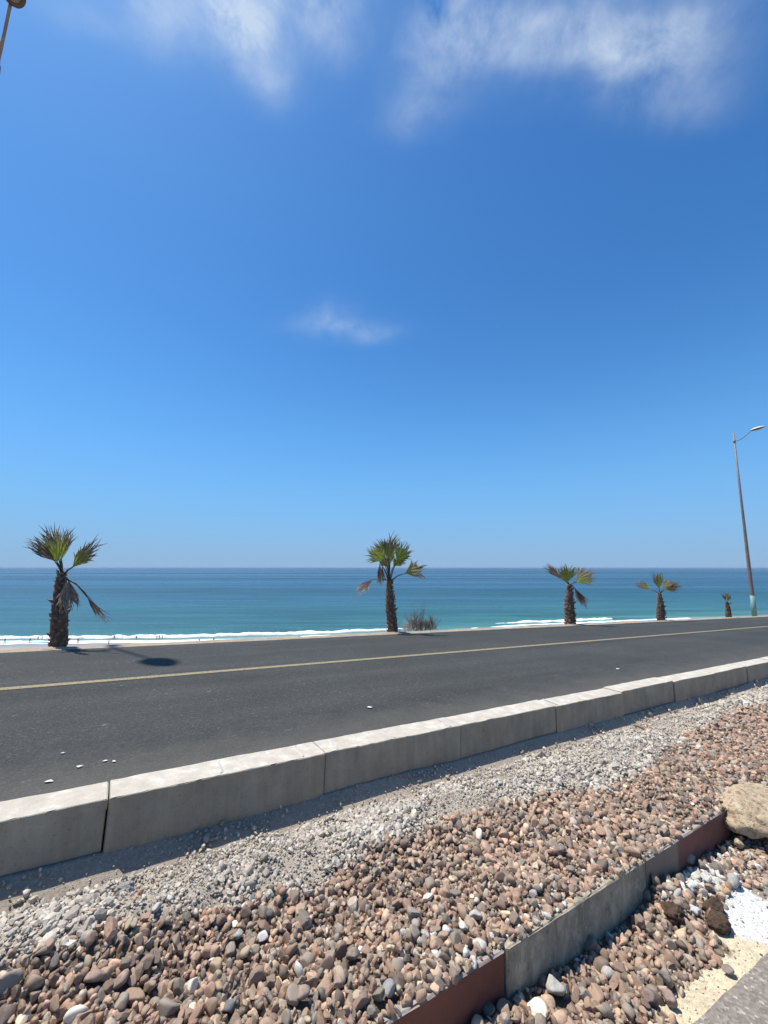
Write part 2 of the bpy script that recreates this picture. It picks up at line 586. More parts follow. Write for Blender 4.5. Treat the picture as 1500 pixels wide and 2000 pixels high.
yv = uvw(900, 1272.7, 0)[1]
yl = road_mesh('road_marking', -60, 140, yv - 0.058, yv + 0.058, 0.004, line_mat(), 300, 0.004)
tag(yl, 'long worn yellow line along the middle of the asphalt road', 'road marking')

pp = []
# path at the bottom right corner, a sheet with a ragged edge
ts = np.linspace(-12, 12, 500)
ed = pe0[None, :] + ts[:, None] * ped[None, :]
nrm = np.array((ped[1], -ped[0]))
jj = 0.007 * fbm(ts * 6, ts * 0 + 2, 4) * 2
A = ed + nrm * jj[:, None]; B = ed + nrm * 9.0
Q = np.concatenate([W(A[:, 0], A[:, 1], np.full(500, Z0 + 0.022)), W(B[:, 0], B[:, 1], np.full(500, Z0 + 0.022))])
path = link('path', np_mesh('path', Q, [(i, i + 1, 501 + i, 500 + i) for i in range(499)], False), None, M_PATH)
tag(path, kind='structure')

# ------------------------------------------------------------------ verge, hillside, beach, sea
ZSEA = CAM[2] - 25.0
M_VERGE = simple_mat('dusty verge', (0.36, 0.28, 0.19), (0.52, 0.42, 0.30), 6, 0.9, 0.6, 0.03)


def verge():
    ul = np.concatenate([-np.geomspace(60, 5, 20), lines((-4.8, 40, 0.25)), np.geomspace(40, 140, 30)])
    prof = [(FAR - 0.25, -0.006), (FAR, 0.003), (FAR + 0.07, 0.016), (FAR + 0.16, 0.012), (FAR + 0.45, -0.07), (9.6, -0.27), (10.6, -0.53), (13.5, -1.25), (16, -2.1), (22, -5.5), (34, -13.0), (44, -18.5)]
    a = []
    for u in ul:
        for k, (v, w) in enumerate(prof):
            jv = 0.05 * vnoise(u * 1.9, k) if k < 2 else 0
            jw = 0.02 * vnoise(u * 2.3, k * 7.7) if k in (2, 3, 4) else (0.25 * vnoise(u * .4, k * 3.) if k > 7 else 0)
            a.append(W(u, v + jv, w + jw))
    nv = len(prof); nu = len(ul)
    i = np.arange(nu - 1)[:, None] * nv + np.arange(nv - 1)[None, :]
    Fc = np.stack([i, i + nv, i + nv + 1, i + 1], -1).reshape(-1, 4)
    o = link('verge', np_mesh('verge', np.array(a), Fc, False), None, M_VERGE)
    tag(o, kind='structure')


verge()

shore_px = [(-500, 1261), (-200, 1260), (0, 1258.5), (300, 1256), (500, 1251), (650, 1245.5), (760, 1240), (870, 1234), (1000, 1226), (1250, 1214), (1500, 1204), (1900, 1192), (2400, 1182)]
shore = np.array([flat(x, y, ZSEA) for x, y in shore_px])
d0 = (shore[0] - shore[1]) / np.linalg.norm(shore[0] - shore[1])
d1 = (shore[-1] - shore[-2]) / np.linalg.norm(shore[-1] - shore[-2])
shore = np.vstack([shore[0] + d0 * 4000, shore, shore[-1] + d1 * 20000])


def shore_y(x):
    return np.interp(x, shore[:, 0], shore[:, 1])


def beach_mat():
    m, t, b = new_mat('beach sand')
    a = attr(t, 'wet')
    n = tnoise(t, 0.08, 6, 0.65)
    dry = ramp(t, n, [(0.3, (0.50, 0.36, 0.27)), (0.7, (0.60, 0.46, 0.36))])
    c = mix(t, a, dry, (0.36, 0.32, 0.30))
    setc(t, b, c)
    r_ = t.nodes.new('ShaderNodeSeparateColor'); t.links.new(a, r_.inputs[0])
    t.links.new(mth(t, 'SUBTRACT', 0.95, mth(t, 'MULTIPLY', r_.outputs[0], 0.55)), b.inputs['Roughness'])
    bump(t, b, tnoise(t, 0.8, 5, 0.6), 0.3, 0.2)
    return m


def beach():
    xs = np.concatenate([-np.geomspace(2500, 210, 20), np.arange(-200, 420, 5.0), np.geomspace(420, 9000, 30)])
    offs = [8, 4, 1, 0, -1.5, -4, -8, -14, -25, -45, -80, -130, -200]
    hts = [-0.35, -0.15, -0.03, 0.02, 0.06, 0.15, 0.3, 0.55, 1.2, 2.4, 4.5, 5.5, 5.5]
    a = []; wet = []
    for x in xs:
        y = shore_y(x); j = 3.0 * fbm(x * 0.03, 0.5, 4)
        for o_, h_ in zip(offs, hts):
            a.append((x, y + o_ + (j if -20 < o_ < 5 else 0) * 0.5, ZSEA + h_)); wet.append(float(sstep(-13 + j, -5 + j, o_)))
    nv = len(offs); nu = len(xs)
    i = np.arange(nu - 1)[:, None] * nv + np.arange(nv - 1)[None, :]
    Fc = np.stack([i, i + 1, i + nv + 1, i + nv], -1).reshape(-1, 4)
    me = np_mesh('beach', a, Fc, True)
    at = me.color_attributes.new('wet', 'FLOAT_COLOR', 'POINT')
    w_ = np.array(wet); at.data.foreach_set('color', np.stack([w_, w_, w_, w_ * 0 + 1], -1).astype(np.float32).ravel())
    o = link('beach', me, None, beach_mat()); tag(o, kind='structure')


beach()


def sea_mat():
    m, t, b = new_mat('sea water')
    a = attr(t, 'depth')
    r_ = t.nodes.new('ShaderNodeSeparateColor'); t.links.new(a, r_.inputs[0])
    g = t.nodes.new('ShaderNodeTexCoord')
    n = tnoise(t, 0.0012, 7, 0.68, stretch=(0.10, 1, 1))
    n2 = tnoise(t, 0.02, 6, 0.65, stretch=(0.10, 1, 1))
    f = mth(t, 'ADD', r_.outputs[0], mth(t, 'ADD', mth(t, 'MULTIPLY', mth(t, 'SUBTRACT', n, 0.5), 0.35), mth(t, 'MULTIPLY', mth(t, 'SUBTRACT', n2, 0.5), 0.28)))
    c = ramp(t, f, [(0.0, (0.28, 0.42, 0.36)), (0.07, (0.095, 0.235, 0.190)), (0.25, (0.045, 0.165, 0.150)), (0.42, (0.026, 0.118, 0.138)), (0.65, (0.019, 0.085, 0.130)), (1.0, (0.017, 0.072, 0.120))])
    n3 = tnoise(t, 0.12, 5, 0.65, stretch=(0.10, 1, 1))
    c = mix(t, 1.0, c, ramp(t, n3, [(0.32, 0.62), (0.5, 1.0), (0.7, 1.35)]), 'MULTIPLY')
    setc(t, b, c)
    calm = ramp(t, tnoise(t, 0.004, 6, 0.65, stretch=(0.08, 1, 1)), [(0.42, 0.22), (0.60, 0.42)])
    t.links.new(calm, b.inputs['Roughness'])
    b.inputs['IOR'].default_value = 1.33
    h = mth(t, 'ADD', mth(t, 'MULTIPLY', tnoise(t, 0.22, 6, 0.6, stretch=(0.25, 1, 1)), 1.0), mth(t, 'MULTIPLY', tnoise(t, 1.4, 4, 0.6, stretch=(0.5, 1, 1)), 0.25))
    bump(t, b, h, 0.9, 1.2)
    return m


def sea():
    xs = np.concatenate([-np.geomspace(90000, 520, 40), np.arange(-500, 700, 6.0), np.geomspace(700, 90000, 50)])
    offs = np.concatenate([[-2, 0, 2, 4, 7, 10, 13, 16, 20, 25, 30, 37, 45], np.geomspace(55, 90000, 40)])
    X, O = np.meshgrid(xs, offs, indexing='ij')
    Y = shore_y(np.clip(X, -3000, 9000)) + O
    fade = np.exp(-O / 400)
    rol = 0.32 * np.sin(O / 5.2 + 2.5 * fbm(X * 0.012, O * 0.02, 3)) * np.exp(-np.abs(O - 22) / 35.) * (O > 2)
    Z = ZSEA + 0.12 + rol
    Z = np.where(O < 1, ZSEA - 0.25, Z)
    P = np.stack([X, Y, Z], -1).reshape(-1, 3)
    nu, nv = X.shape
    i = np.arange(nu - 1)[:, None] * nv + np.arange(nv - 1)[None, :]
    Fc = np.stack([i, i + nv, i + nv + 1, i + 1], -1).reshape(-1, 4)
    me = np_mesh('sea', P, Fc, True)
    at = me.color_attributes.new('depth', 'FLOAT_COLOR', 'POINT')
    dd = np.clip(np.log(np.maximum(O, 3) / 3) / np.log(6000 / 3), 0, 1).ravel()
    at.data.foreach_set('color', np.stack([dd, dd, dd, dd * 0 + 1], -1).astype(np.float32).ravel())
    o = link('sea', me, None, sea_mat()); tag(o, kind='structure')


sea()


def foam_mat():
    m, t, b = new_mat('sea foam')
    n = tnoise(t, 0.5, 6, 0.7, stretch=(0.3, 1, 1))
    c = ramp(t, n, [(0.25, (0.80, 0.90, 0.90)), (0.5, (1.1, 1.12, 1.12))])
    setc(t, b, c); b.inputs['Roughness'].default_value = 0.9
    bump(t, b, tnoise(t, 1.6, 5, 0.7), 0.5, 0.3)
    return m


M_FOAM = foam_mat()


def foam_band(x0, x1, off, width, height, seed, gap=0.25, label='', step=1.2):
    """a rolling line of foam: rounded cross-section, ragged both along and across"""
    xs = np.arange(x0, x1, step); V_ = []; Fc = []
    prev = None
    for k, x in enumerate(xs):
        pres = 0.5 + fbm(x * 0.02 + seed * 13, seed, 4) * 1.1
        thick = np.clip((pres - gap) * 3, 0, 1)
        if thick <= 0.02:
            prev = None; continue
        yc = shore_y(x) + off + 2.2 * fbm(x * 0.03 + seed, 2.2, 4)
        wd = width * thick * (0.6 + 0.9 * (0.5 + fbm(x * 0.22 + seed * 3, 7.7, 3)))
        ht = height * thick * (0.6 + 0.8 * (0.5 + fbm(x * 0.35, seed * 5.1, 3)))
        base = len(V_)
        for s_, h_ in ((-0.5, 0.0), (-0.42, 0.55), (-0.25, 0.95), (0.0, 1.0), (0.3, 0.5), (0.5, 0.0)):
            V_.append((x, yc + wd * s_, ZSEA + 0.02 + 0.14 + ht * h_))
        if prev is not None:
            for q in range(5): Fc.append((prev + q, base + q, base + q + 1, prev + q + 1))
        prev = base
    me = np_mesh('breaking_wave', V_, Fc, True)
    o = link('breaking_wave', me, None, M_FOAM)
    tag(o, label, 'breaking wave', kind='stuff')


foam_band(-260, 150, 3.5, 3.6, 0.22, 1, -0.1, 'broad white wash of foam spreading at the edge of the beach', 0.9)
foam_band(-260, 110, 11.5, 4.2, 0.75, 2, 0.20, 'bright breaking wave just behind the wash along the left beach', 0.9)
foam_band(330, 700, 6.0, 3.0, 0.25, 6, 0.45, 'broken line of surf showing just over the far right road edge', 1.6)
foam_band(-260, 60, 0.0, 1.6, 0.10, 9, 0.15, 'thin lace of foam lying on the wet sand nearest the road', 0.9)


# ------------------------------------------------------------------ kerb
def rough_block(name, u0, u1, v0, v1, w0, w1, mat, seed, nu=14, chip=0.006, bev=0.008, nv=4, nw=5, parent=None, tilt=0.0, ragged=0.0):
    """block with softened, chipped edges; coordinates along the road"""
    def axis(a, b, n, be):
        m = np.linspace(a + be, b - be, n)
        return np.concatenate([[a], m, [b]])
    us = axis(u0, u1, nu, bev * 1.2); vs = axis(v0, v1, nv, bev * 1.2); ws = axis(w0, w1, nw, bev * 1.2)
    idx = {}; Pn = []; Fc = []
    nU, nV, nW = len(us), len(vs), len(ws)

    def vid(i, j, k):
        key = (i, j, k)
        if key not in idx:
            p = [us[i], vs[j], ws[k]]
            # pull in edges
            ex = [i in (0, nU - 1), j in (0, nV - 1), k in (0, nW - 1)]
            c = [(u0 + u1) / 2, (v0 + v1) / 2, (w0 + w1) / 2]
            if sum(ex) >= 2:
                ch = bev * 0.55 + chip * max(0.0, float(fbm(p[0] * 26 + seed * 3.1, p[1] * 3 + p[2] * 3, 3)) * 3.2 - 0.3)
                for q in range(3):
                    if ex[q]: p[q] += (1 if c[q] > p[q] else -1) * ch
            nz = 0.0022
            p[1] += nz * 2 * fbm(p[0] * 6 + seed, p[2] * 6, 3); p[2] += nz * 2 * fbm(p[0] * 7 + seed * 2, p[1] * 7, 3)
            if ragged and k == nW - 1:
                p[2] -= ragged * max(0, 0.25 + 1.4 * float(fbm(p[0] * 7 + seed, p[1] * 3, 4)))
            p[2] += tilt * (p[0] - u0)
            idx[key] = len(Pn); Pn.append(p)
        return idx[key]
    for i in range(nU - 1):
        for j in range(nV - 1):
            Fc.append((vid(i, j, 0), vid(i, j + 1, 0), vid(i + 1, j + 1, 0), vid(i + 1, j, 0)))
            Fc.append((vid(i, j, nW - 1), vid(i + 1, j, nW - 1), vid(i + 1, j + 1, nW - 1), vid(i, j + 1, nW - 1)))
    for i in range(nU - 1):
        for k in range(nW - 1):
            Fc.append((vid(i, 0, k), vid(i + 1, 0, k), vid(i + 1, 0, k + 1), vid(i, 0, k + 1)))
            Fc.append((vid(i, nV - 1, k), vid(i, nV - 1, k + 1), vid(i + 1, nV - 1, k + 1), vid(i + 1, nV - 1, k)))
    for j in range(nV - 1):
        for k in range(nW - 1):
            Fc.append((vid(0, j, k), vid(0, j, k + 1), vid(0, j + 1, k + 1), vid(0, j + 1, k)))
            Fc.append((vid(nU - 1, j, k), vid(nU - 1, j + 1, k), vid(nU - 1, j + 1, k + 1), vid(nU - 1, j, k + 1)))
    Pn = np.array(Pn)
    me = np_mesh(name, W(Pn[:, 0], Pn[:, 1], Pn[:, 2]), Fc, False)
    o = link(name, me, parent, mat)
    return o


def kerb_mat():
    m, t, b = new_mat('kerb concrete')
    g = t.nodes.new('ShaderNodeTexCoord')
    n = tnoise(t, 5, 7, 0.65)
    c = ramp(t, n, [(0.3, (0.36, 0.305, 0.225)), (0.7, (0.52, 0.445, 0.335))])
    # brown rust-like damp stains
    c = mix(t, ramp(t, tnoise(t, 2.1, 6, 0.6), [(0.5, 0.0), (0.7, 0.5)]), c, (0.29, 0.21, 0.15))
    c = mix(t, 1.0, c, ramp(t, tnoise(t, 22, 4, 0.6, stretch=(1, 1, 0.1)), [(0.3, 0.88), (0.7, 1.1)]), 'MULTIPLY')
    # sunlit top against shaded face, put into the colour: paler where the surface looks up
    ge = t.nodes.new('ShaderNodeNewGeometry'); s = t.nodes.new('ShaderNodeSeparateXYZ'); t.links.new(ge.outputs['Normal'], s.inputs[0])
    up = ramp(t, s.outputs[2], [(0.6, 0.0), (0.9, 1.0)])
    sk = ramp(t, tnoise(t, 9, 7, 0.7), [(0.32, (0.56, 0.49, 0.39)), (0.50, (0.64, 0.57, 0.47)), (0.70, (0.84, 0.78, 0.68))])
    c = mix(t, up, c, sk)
    c = mix(t, 1.0, c, ramp(t, tnoise(t, 80, 3, 0.7), [(0.28, 0.62), (0.40, 1.0)]), 'MULTIPLY')
    setc(t, b, c); b.inputs['Roughness'].default_value = 0.9
    bump(t, b, tnoise(t, 120, 6, 0.7), 0.5, 0.006)
    return m


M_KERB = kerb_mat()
M_MORTAR = concrete_mat('pale mortar', (0.66, 0.63, 0.57), 40, (0.4, 0.36, 0.3), 0.3, False)
jpx = [(212, 1564), (636, 1472), (901, 1417), (1084, 1378), (1216, 1352), (1316, 1333), (1396, 1317)]
ju = [uvw(x, y, KT)[0] for x, y in jpx]
LEN = (ju[4] - ju[0]) / 4
joints = [ju[0] - LEN * k for k in range(6, 0, -1)] + ju[:5] + [ju[4] + LEN * k for k in range(1, 26)]
kerb = empty('kerb', W(ju[0], (KF + KB) / 2, -0.2), 'long raised concrete kerb of end-to-end blocks between the road and the gravel strip', 'kerb')
KINV = Matrix.Translation(-kerb.location)
for k in range(len(joints) - 1):
    a, b_ = joints[k], joints[k + 1]
    near = -2 < a < 6
    gap = 0.0025; gl = 0.004 if k == 6 else gap; gr = 0.004 if k == 5 else gap
    dv = 0.008 * math.sin(k * 2.7); dw = 0.004 * math.sin(k * 1.9 + 1)
    if k == 6: dv -= 0.006; dw += 0.004
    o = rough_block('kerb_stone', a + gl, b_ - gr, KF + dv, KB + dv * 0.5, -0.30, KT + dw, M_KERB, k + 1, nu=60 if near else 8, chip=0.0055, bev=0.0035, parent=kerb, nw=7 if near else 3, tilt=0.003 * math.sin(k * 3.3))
    o.matrix_parent_inverse = KINV
# mortar smears across the top of the kerb
for (x, y, w_) in ((430, 1505, 0.035), (520, 1487, 0.022), (588, 1475, 0.02), (655, 1462, 0.06), (760, 1436, 0.025), (868, 1414, 0.035), (600, 1490, 0.018), (1075, 1372, 0.02)):
    u = uvw(x, y, KT)[0]
    prof = []
    n_ = 14
    for q in range(n_ + 1):
        v = KF + 0.012 + (KB - KF - 0.03) * q / n_
        h = w_ * (0.5 + 0.5 * fbm(v * 40 + x, x * .1, 3)) + 0.004
        sh = 0.010 * fbm(v * 25, x, 2) + 0.1 * (v - KF)
        prof.append(((u - h / 2 + sh, v), (u + h / 2 + sh, v)))
    Pm = []; Fm = []
    for (a, b_) in prof:
        Pm.append((*a, KT + 0.0035)); Pm.append(((a[0] + b_[0]) / 2, a[1], KT + 0.0085)); Pm.append((*b_, KT + 0.0035))
    for q in range(n_):
        for r in range(2): Fm.append((3 * q + r, 3 * q + r + 1, 3 * q + 4 + r, 3 * q + 3 + r))
    Pm = np.array(Pm)
    o = link('mortar_smear', np_mesh('mortar_smear', W(Pm[:, 0], Pm[:, 1], Pm[:, 2]), Fm, True), kerb, M_MORTAR)
    o.matrix_parent_inverse = KINV

# ------------------------------------------------------------------ low edging beside the path


def paint_mat(name, base, chipc, amt, bare_to=None):
    m, t, b = new_mat(name)
    c = ramp(t, tnoise(t, 7, 6, 0.65), [(0.3, tuple(x * 0.75 for x in base)), (0.7, tuple(x * 1.2 for x in base))])
    if bare_to is not None:                   # the paint was never carried over the first stretch of this stone
        g = t.nodes.new('ShaderNodeTexCoord'); dp_ = t.nodes.new('ShaderNodeVectorMath'); dp_.operation = 'DOT_PRODUCT'
        t.links.new(g.outputs['Object'], dp_.inputs[0]); dp_.inputs[1].default_value = tuple(U)
        q_ = mth(t, 'ADD', mth(t, 'SUBTRACT', dp_.outputs['Value'], bare_to), mth(t, 'MULTIPLY', mth(t, 'SUBTRACT', tnoise(t, 20, 4), 0.5), 0.06))
        c = mix(t, ramp(t, mth(t, 'ADD', q_, 0.5), [(0.48, 1.0), (0.52, 0.0)]), c, (0.30, 0.225, 0.175))
    c = mix(t, ramp(t, tnoise(t, 24, 6, 0.7, stretch=(1, 1, 0.25)), [(0.66, 0.0), (0.74, amt)]), c, chipc)
    ge = t.nodes.new('ShaderNodeNewGeometry'); s = t.nodes.new('ShaderNodeSeparateXYZ'); t.links.new(ge.outputs['Normal'], s.inputs[0])
    dustf = ramp(t, mth(t, 'ADD', s.outputs[2], mth(t, 'MULTIPLY', tnoise(t, 12, 5, 0.7), 0.4)), [(0.75, 0.0), (1.0, 0.9)])
    c = mix(t, dustf, c, (0.47, 0.42, 0.36))
    setc(t, b, c); b.inputs['Roughness'].default_value = 0.8
    bump(t, b, tnoise(t, 70, 5, 0.7), 0.5, 0.006)
    return m


M_RED = paint_mat('faded red edging paint', (0.20, 0.062, 0.040), (0.42, 0.33, 0.28), 0.5)
M_MAROON = paint_mat('dull maroon edging paint', (0.22, 0.085, 0.065), (0.35, 0.27, 0.2), 0.4, (e2 + (e3 - e2) * 0.34))
M_ROUGH = concrete_mat('rough grey edging concrete', (0.52, 0.44, 0.32), 60, (0.16, 0.135, 0.10), 0.9, True)
edging = empty('edging', W(e1, EF, Z0), 'low red and grey edging of butted stones between the gravel heap and the path', 'edging')
EINV = Matrix.Translation(-edging.location)
el_ = e2 - e1
spec = [(e1 - 2 * el_, e1 - el_, M_ROUGH, 0, 'bare grey'), (e1 - el_, e1, M_RED, 0.004, 'faded red painted'), (e1, e2, M_ROUGH, 0.006, 'rough grey concrete with a ragged broken top'), (e2, e3, M_MAROON, 0.002, 'dull maroon painted')]
for k, (a, b_, m_, rag, lb) in enumerate(spec):
    o = rough_block('edging_stone', a + 0.003, b_ - 0.003, EF + 0.004 * (k % 2), EB, Z0 - 0.08, ET + (0.004 if k == 2 else 0), m_, k + 40, nu=44, chip=0.006 if k == 2 else 0.003, bev=0.006, nw=6, parent=edging, ragged=rag)
    o.matrix_parent_inverse = EINV
    o['label'] = lb + ' edging stone'
# a paler stone set square to the end of the row
o = rough_block('edging_stone', e3 + 0.004, e3 + 0.36, EF + 0.02, EB + 0.03, Z0 - 0.08, ET - 0.02, M_ROUGH, 77, nu=20, chip=0.01, bev=0.009, parent=edging)
o.matrix_parent_inverse = EINV
o['label'] = 'grey edging stone partly under the boulder'

cu, cv = uvw(1482, 1542, -0.06)
blk = rough_block('concrete_block', cu, cu + 0.75, cv, cv + 0.16, -0.28, -0.06, M_KERB, 99, nu=18, chip=0.012, bev=0.012)
tag(blk, 'pale concrete block at the right picture edge behind the tan boulder', 'concrete block')


# ------------------------------------------------------------------ stones
def ico(sub):
    bm = bmesh.new(); bmesh.ops.create_icosphere(bm, subdivisions=sub, radius=1.0)
    v = np.array([x.co[:] for x in bm.verts]); f = np.array([[q.index for q in p.verts] for p in bm.faces])
    bm.free(); return v, f


ICO = {1: ico(1), 2: ico(2), 3: ico(3), 4: ico(4)}


def stone_shape(sub, cuts, flatten, jag=0.12, r=rng):
    v, f = ICO[sub]; v = v.copy()
    for _ in range(cuts):
        n = r.normal(size=3); n /= np.linalg.norm(n)
        d = r.uniform(0.38, 0.82)
        s = v @ n
        over = np.maximum(s - d, 0)
        v = v - over[:, None] * n * 0.92
    v = v + v * (r.normal(size=(len(v), 1)) * jag * 0.35)
    sc = np.array([1.0, r.uniform(0.5, 0.95), flatten * r.uniform(0.6, 1.2)])
    v = v * sc
    return v / np.abs(v[:, :2]).max(), f


SH_LO = [stone_shape(1, 5, 0.7, 0.22) for _ in range(28)]
SH_HI = [stone_shape(2, 6, 0.62, 0.10) for _ in range(36)]

PAL = np.array([(0.40, 0.275, 0.205), (0.33, 0.215, 0.16), (0.45, 0.33, 0.25), (0.27, 0.19, 0.15), (0.35, 0.30, 0.26), (0.24, 0.215, 0.19), (0.50, 0.41, 0.31), (0.37, 0.235, 0.175), (0.20, 0.15, 0.12), (0.60, 0.57, 0.52), (0.43, 0.30, 0.23), (0.30, 0.25, 0.21)])
PW = np.array([15, 12, 10, 11, 9, 8, 5, 10, 11, 0.6, 9, 7.0]); PW /= PW.sum()
PALG = np.array([(0.56, 0.51, 0.44), (0.63, 0.58, 0.51), (0.50, 0.45, 0.39), (0.44, 0.40, 0.36), (0.60, 0.53, 0.44), (0.70, 0.66, 0.60)])
PWG = np.array([5, 4, 4, 2, 3, 1.5]); PWG /= PWG.sum()


def rand_rot(n, tilt=0.6):
    a = rng.uniform(0, 2 * np.pi, n); b = rng.normal(0, tilt, n); c = rng.normal(0, tilt, n)
    ca, sa, cb, sb, cc, sc = np.cos(a), np.sin(a), np.cos(b), np.sin(b), np.cos(c), np.sin(c)
    Rz = np.zeros((n, 3, 3)); Rz[:, 0, 0] = ca; Rz[:, 0, 1] = -sa; Rz[:, 1, 0] = sa; Rz[:, 1, 1] = ca; Rz[:, 2, 2] = 1
    Rx = np.zeros((n, 3, 3)); Rx[:, 0, 0] = 1; Rx[:, 1, 1] = cb; Rx[:, 1, 2] = -sb; Rx[:, 2, 1] = sb; Rx[:, 2, 2] = cb
    Ry = np.zeros((n, 3, 3)); Ry[:, 1, 1] = 1; Ry[:, 0, 0] = cc; Ry[:, 0, 2] = sc; Ry[:, 2, 0] = -sc; Ry[:, 2, 2] = cc
    return Rx @ Ry @ Rz


def join_stones(name, pos, size, rots, cols, shapes, smooth_p=0.6):
    n = len(pos)
    if n == 0: return None
    which = rng.integers(0, len(shapes), n)
    VV = []; FF = []; CC = []; SS = []; off = 0
    for s in range(len(shapes)):
        sel = np.where(which == s)[0]
        if len(sel) == 0: continue
        v, f = shapes[s]
        p = np.einsum('nij,kj->nki', rots[sel], v) * size[sel][:, None, None] + pos[sel][:, None, :]
        k = len(v)
        VV.append(p.reshape(-1, 3)); FF.append((f[None] + (np.arange(len(sel)) * k)[:, None, None] + off).reshape(-1, 3))
        CC.append(np.repeat(cols[sel], k, axis=0)); SS.append(np.repeat(rng.random(len(sel)) < smooth_p, len(f)))
        off += len(sel) * k
    return np_mesh(name, np.concatenate(VV), np.concatenate(FF), np.concatenate(SS), np.concatenate(CC))


def jgrid(u0, u1, v0, v1, c):
    us = np.arange(u0, u1, c); vs = np.arange(v0, v1, c)
    a, b = np.meshgrid(us, vs, indexing='ij'); a = a.ravel(); b = b.ravel()
    a = a + rng.uniform(-0.55, 0.55, a.shape) * c; b = b + rng.uniform(-0.55, 0.55, b.shape) * c
    return a, b


def visible(P, mx=350):
    x, y, d = project(P)
    return (d > 0.3) & (x > -mx) & (x < 1500 + mx) & (y < 2000 + mx)


def in_strip(u, v):
    return (v > EF + 0.014) & (v < KF - 0.012) | ((u > e3 + 0.1) & (v > EF - 0.3) & (v < KF - 0.012))


holes = []                                   # places kept clear for bigger single stones


def brown_mask(u, v):
    j = 0.08 * fbm(u * 7, v * 7, 3)
    ok = in_strip(u, v) & (v < gb_v(u) + j * 0.7 - 0.01)
    return ok


bu, bv_, bs, blift = [], [], [], []
for (u0, u1, c, k) in ((-1.6, 3.6, 0.0280, 1.0), (3.6, 8.0, 0.0300, 1.0), (8.0, 15, 0.042, 1.2), (15, 34, 0.075, 2.0)):
    for layer in range(2):
        u, v = jgrid(u0, u1, EF - 0.3, KF, c * (1.0 if layer == 0 else 1.22))
        m = brown_mask(u, v)
        m &= (v > EB) | (rng.random(len(u)) < 0.55)
        u, v = u[m], v[m]
        fine = np.clip(0.78 + 0.95 * vnoise(u * 1.6 + 4, v * 1.6), 0.42, 1.15)     # patches of finer stone
        s = 0.0205 * k * np.exp(rng.normal(0, 0.32, len(u))) * (0.55 + 0.45 * fine)
        bu.append(u); bv_.append(v); bs.append(np.minimum(s, 0.036 * k)); blift.append(np.full(len(u), 0.002 if layer == 0 else 0.016) * k)
# small stones filling the gaps everywhere
for (u0, u1, c, s0) in ((-1.5, 3.2, 0.0200, 0.0125), (3.2, 7, 0.028, 0.016)):
    u, v = jgrid(u0, u1, EF - 0.3, KF, c)
    m = brown_mask(u, v); u, v = u[m], v[m]
    bu.append(u); bv_.append(v); bs.append(s0 * np.exp(rng.normal(0, 0.3, len(u)))); blift.append(np.full(len(u), 0.001))
u, v = jgrid(0.2, 6, -0.3, EF, 0.02)
m = inside(ST_Z, u, v) & (v < EF - 0.006); u, v = u[m], v[m]
bu.append(u); bv_.append(v); bs.append(0.0105 * np.exp(rng.normal(0, 0.35, len(u)))); blift.append(np.full(len(u), 0.001))
# stones on the path side
for c, lay in ((0.032, 0), (0.043, 1)):
    u, v = jgrid(0.2, 8, -0.3, EF, c)
    j = 0.06 * fbm(u * 8, v * 8, 3)
    m = (inside(ST_Z, u + j, v + j)) & (v < EF - 0.008) & (rng.random(len(u)) < (0.9 if lay == 0 else 0.7))
    # thinner towards the sand
    u, v = u[m], v[m]
    s = 0.0205 * np.exp(rng.normal(0, 0.30, len(u)))
    bu.append(u); bv_.append(v); bs.append(np.minimum(s, 0.042)); blift.append(np.full(len(u), 0.002 if lay == 0 else 0.014))
# scattered strays on sand, lime and grey gravel
u, v = jgrid(0.2, 8, -0.3, EF, 0.075)
m = (path_side(u, v) < -0.02) & (v < EF) & (rng.random(len(u)) < 0.22)
u, v = u[m], v[m]; bu.append(u); bv_.append(v); bs.append(0.011 * np.exp(rng.normal(0, 0.4, len(u)))); blift.append(np.full(len(u), 0.003))
u, v = jgrid(-1.2, 10, 1.2, KF - 0.15, 0.09)
m = (v > gb_v(u)) & (v < gb_v(u) + 0.25) & (rng.random(len(u)) < 0.2)
u, v = u[m], v[m]; bu.append(u); bv_.append(v); bs.append(0.013 * np.exp(rng.normal(0, 0.35, len(u)))); blift.append(np.full(len(u), 0.012))
bu = np.concatenate(bu); bv_ = np.concatenate(bv_); bs = np.concatenate(bs); blift = np.concatenate(blift)

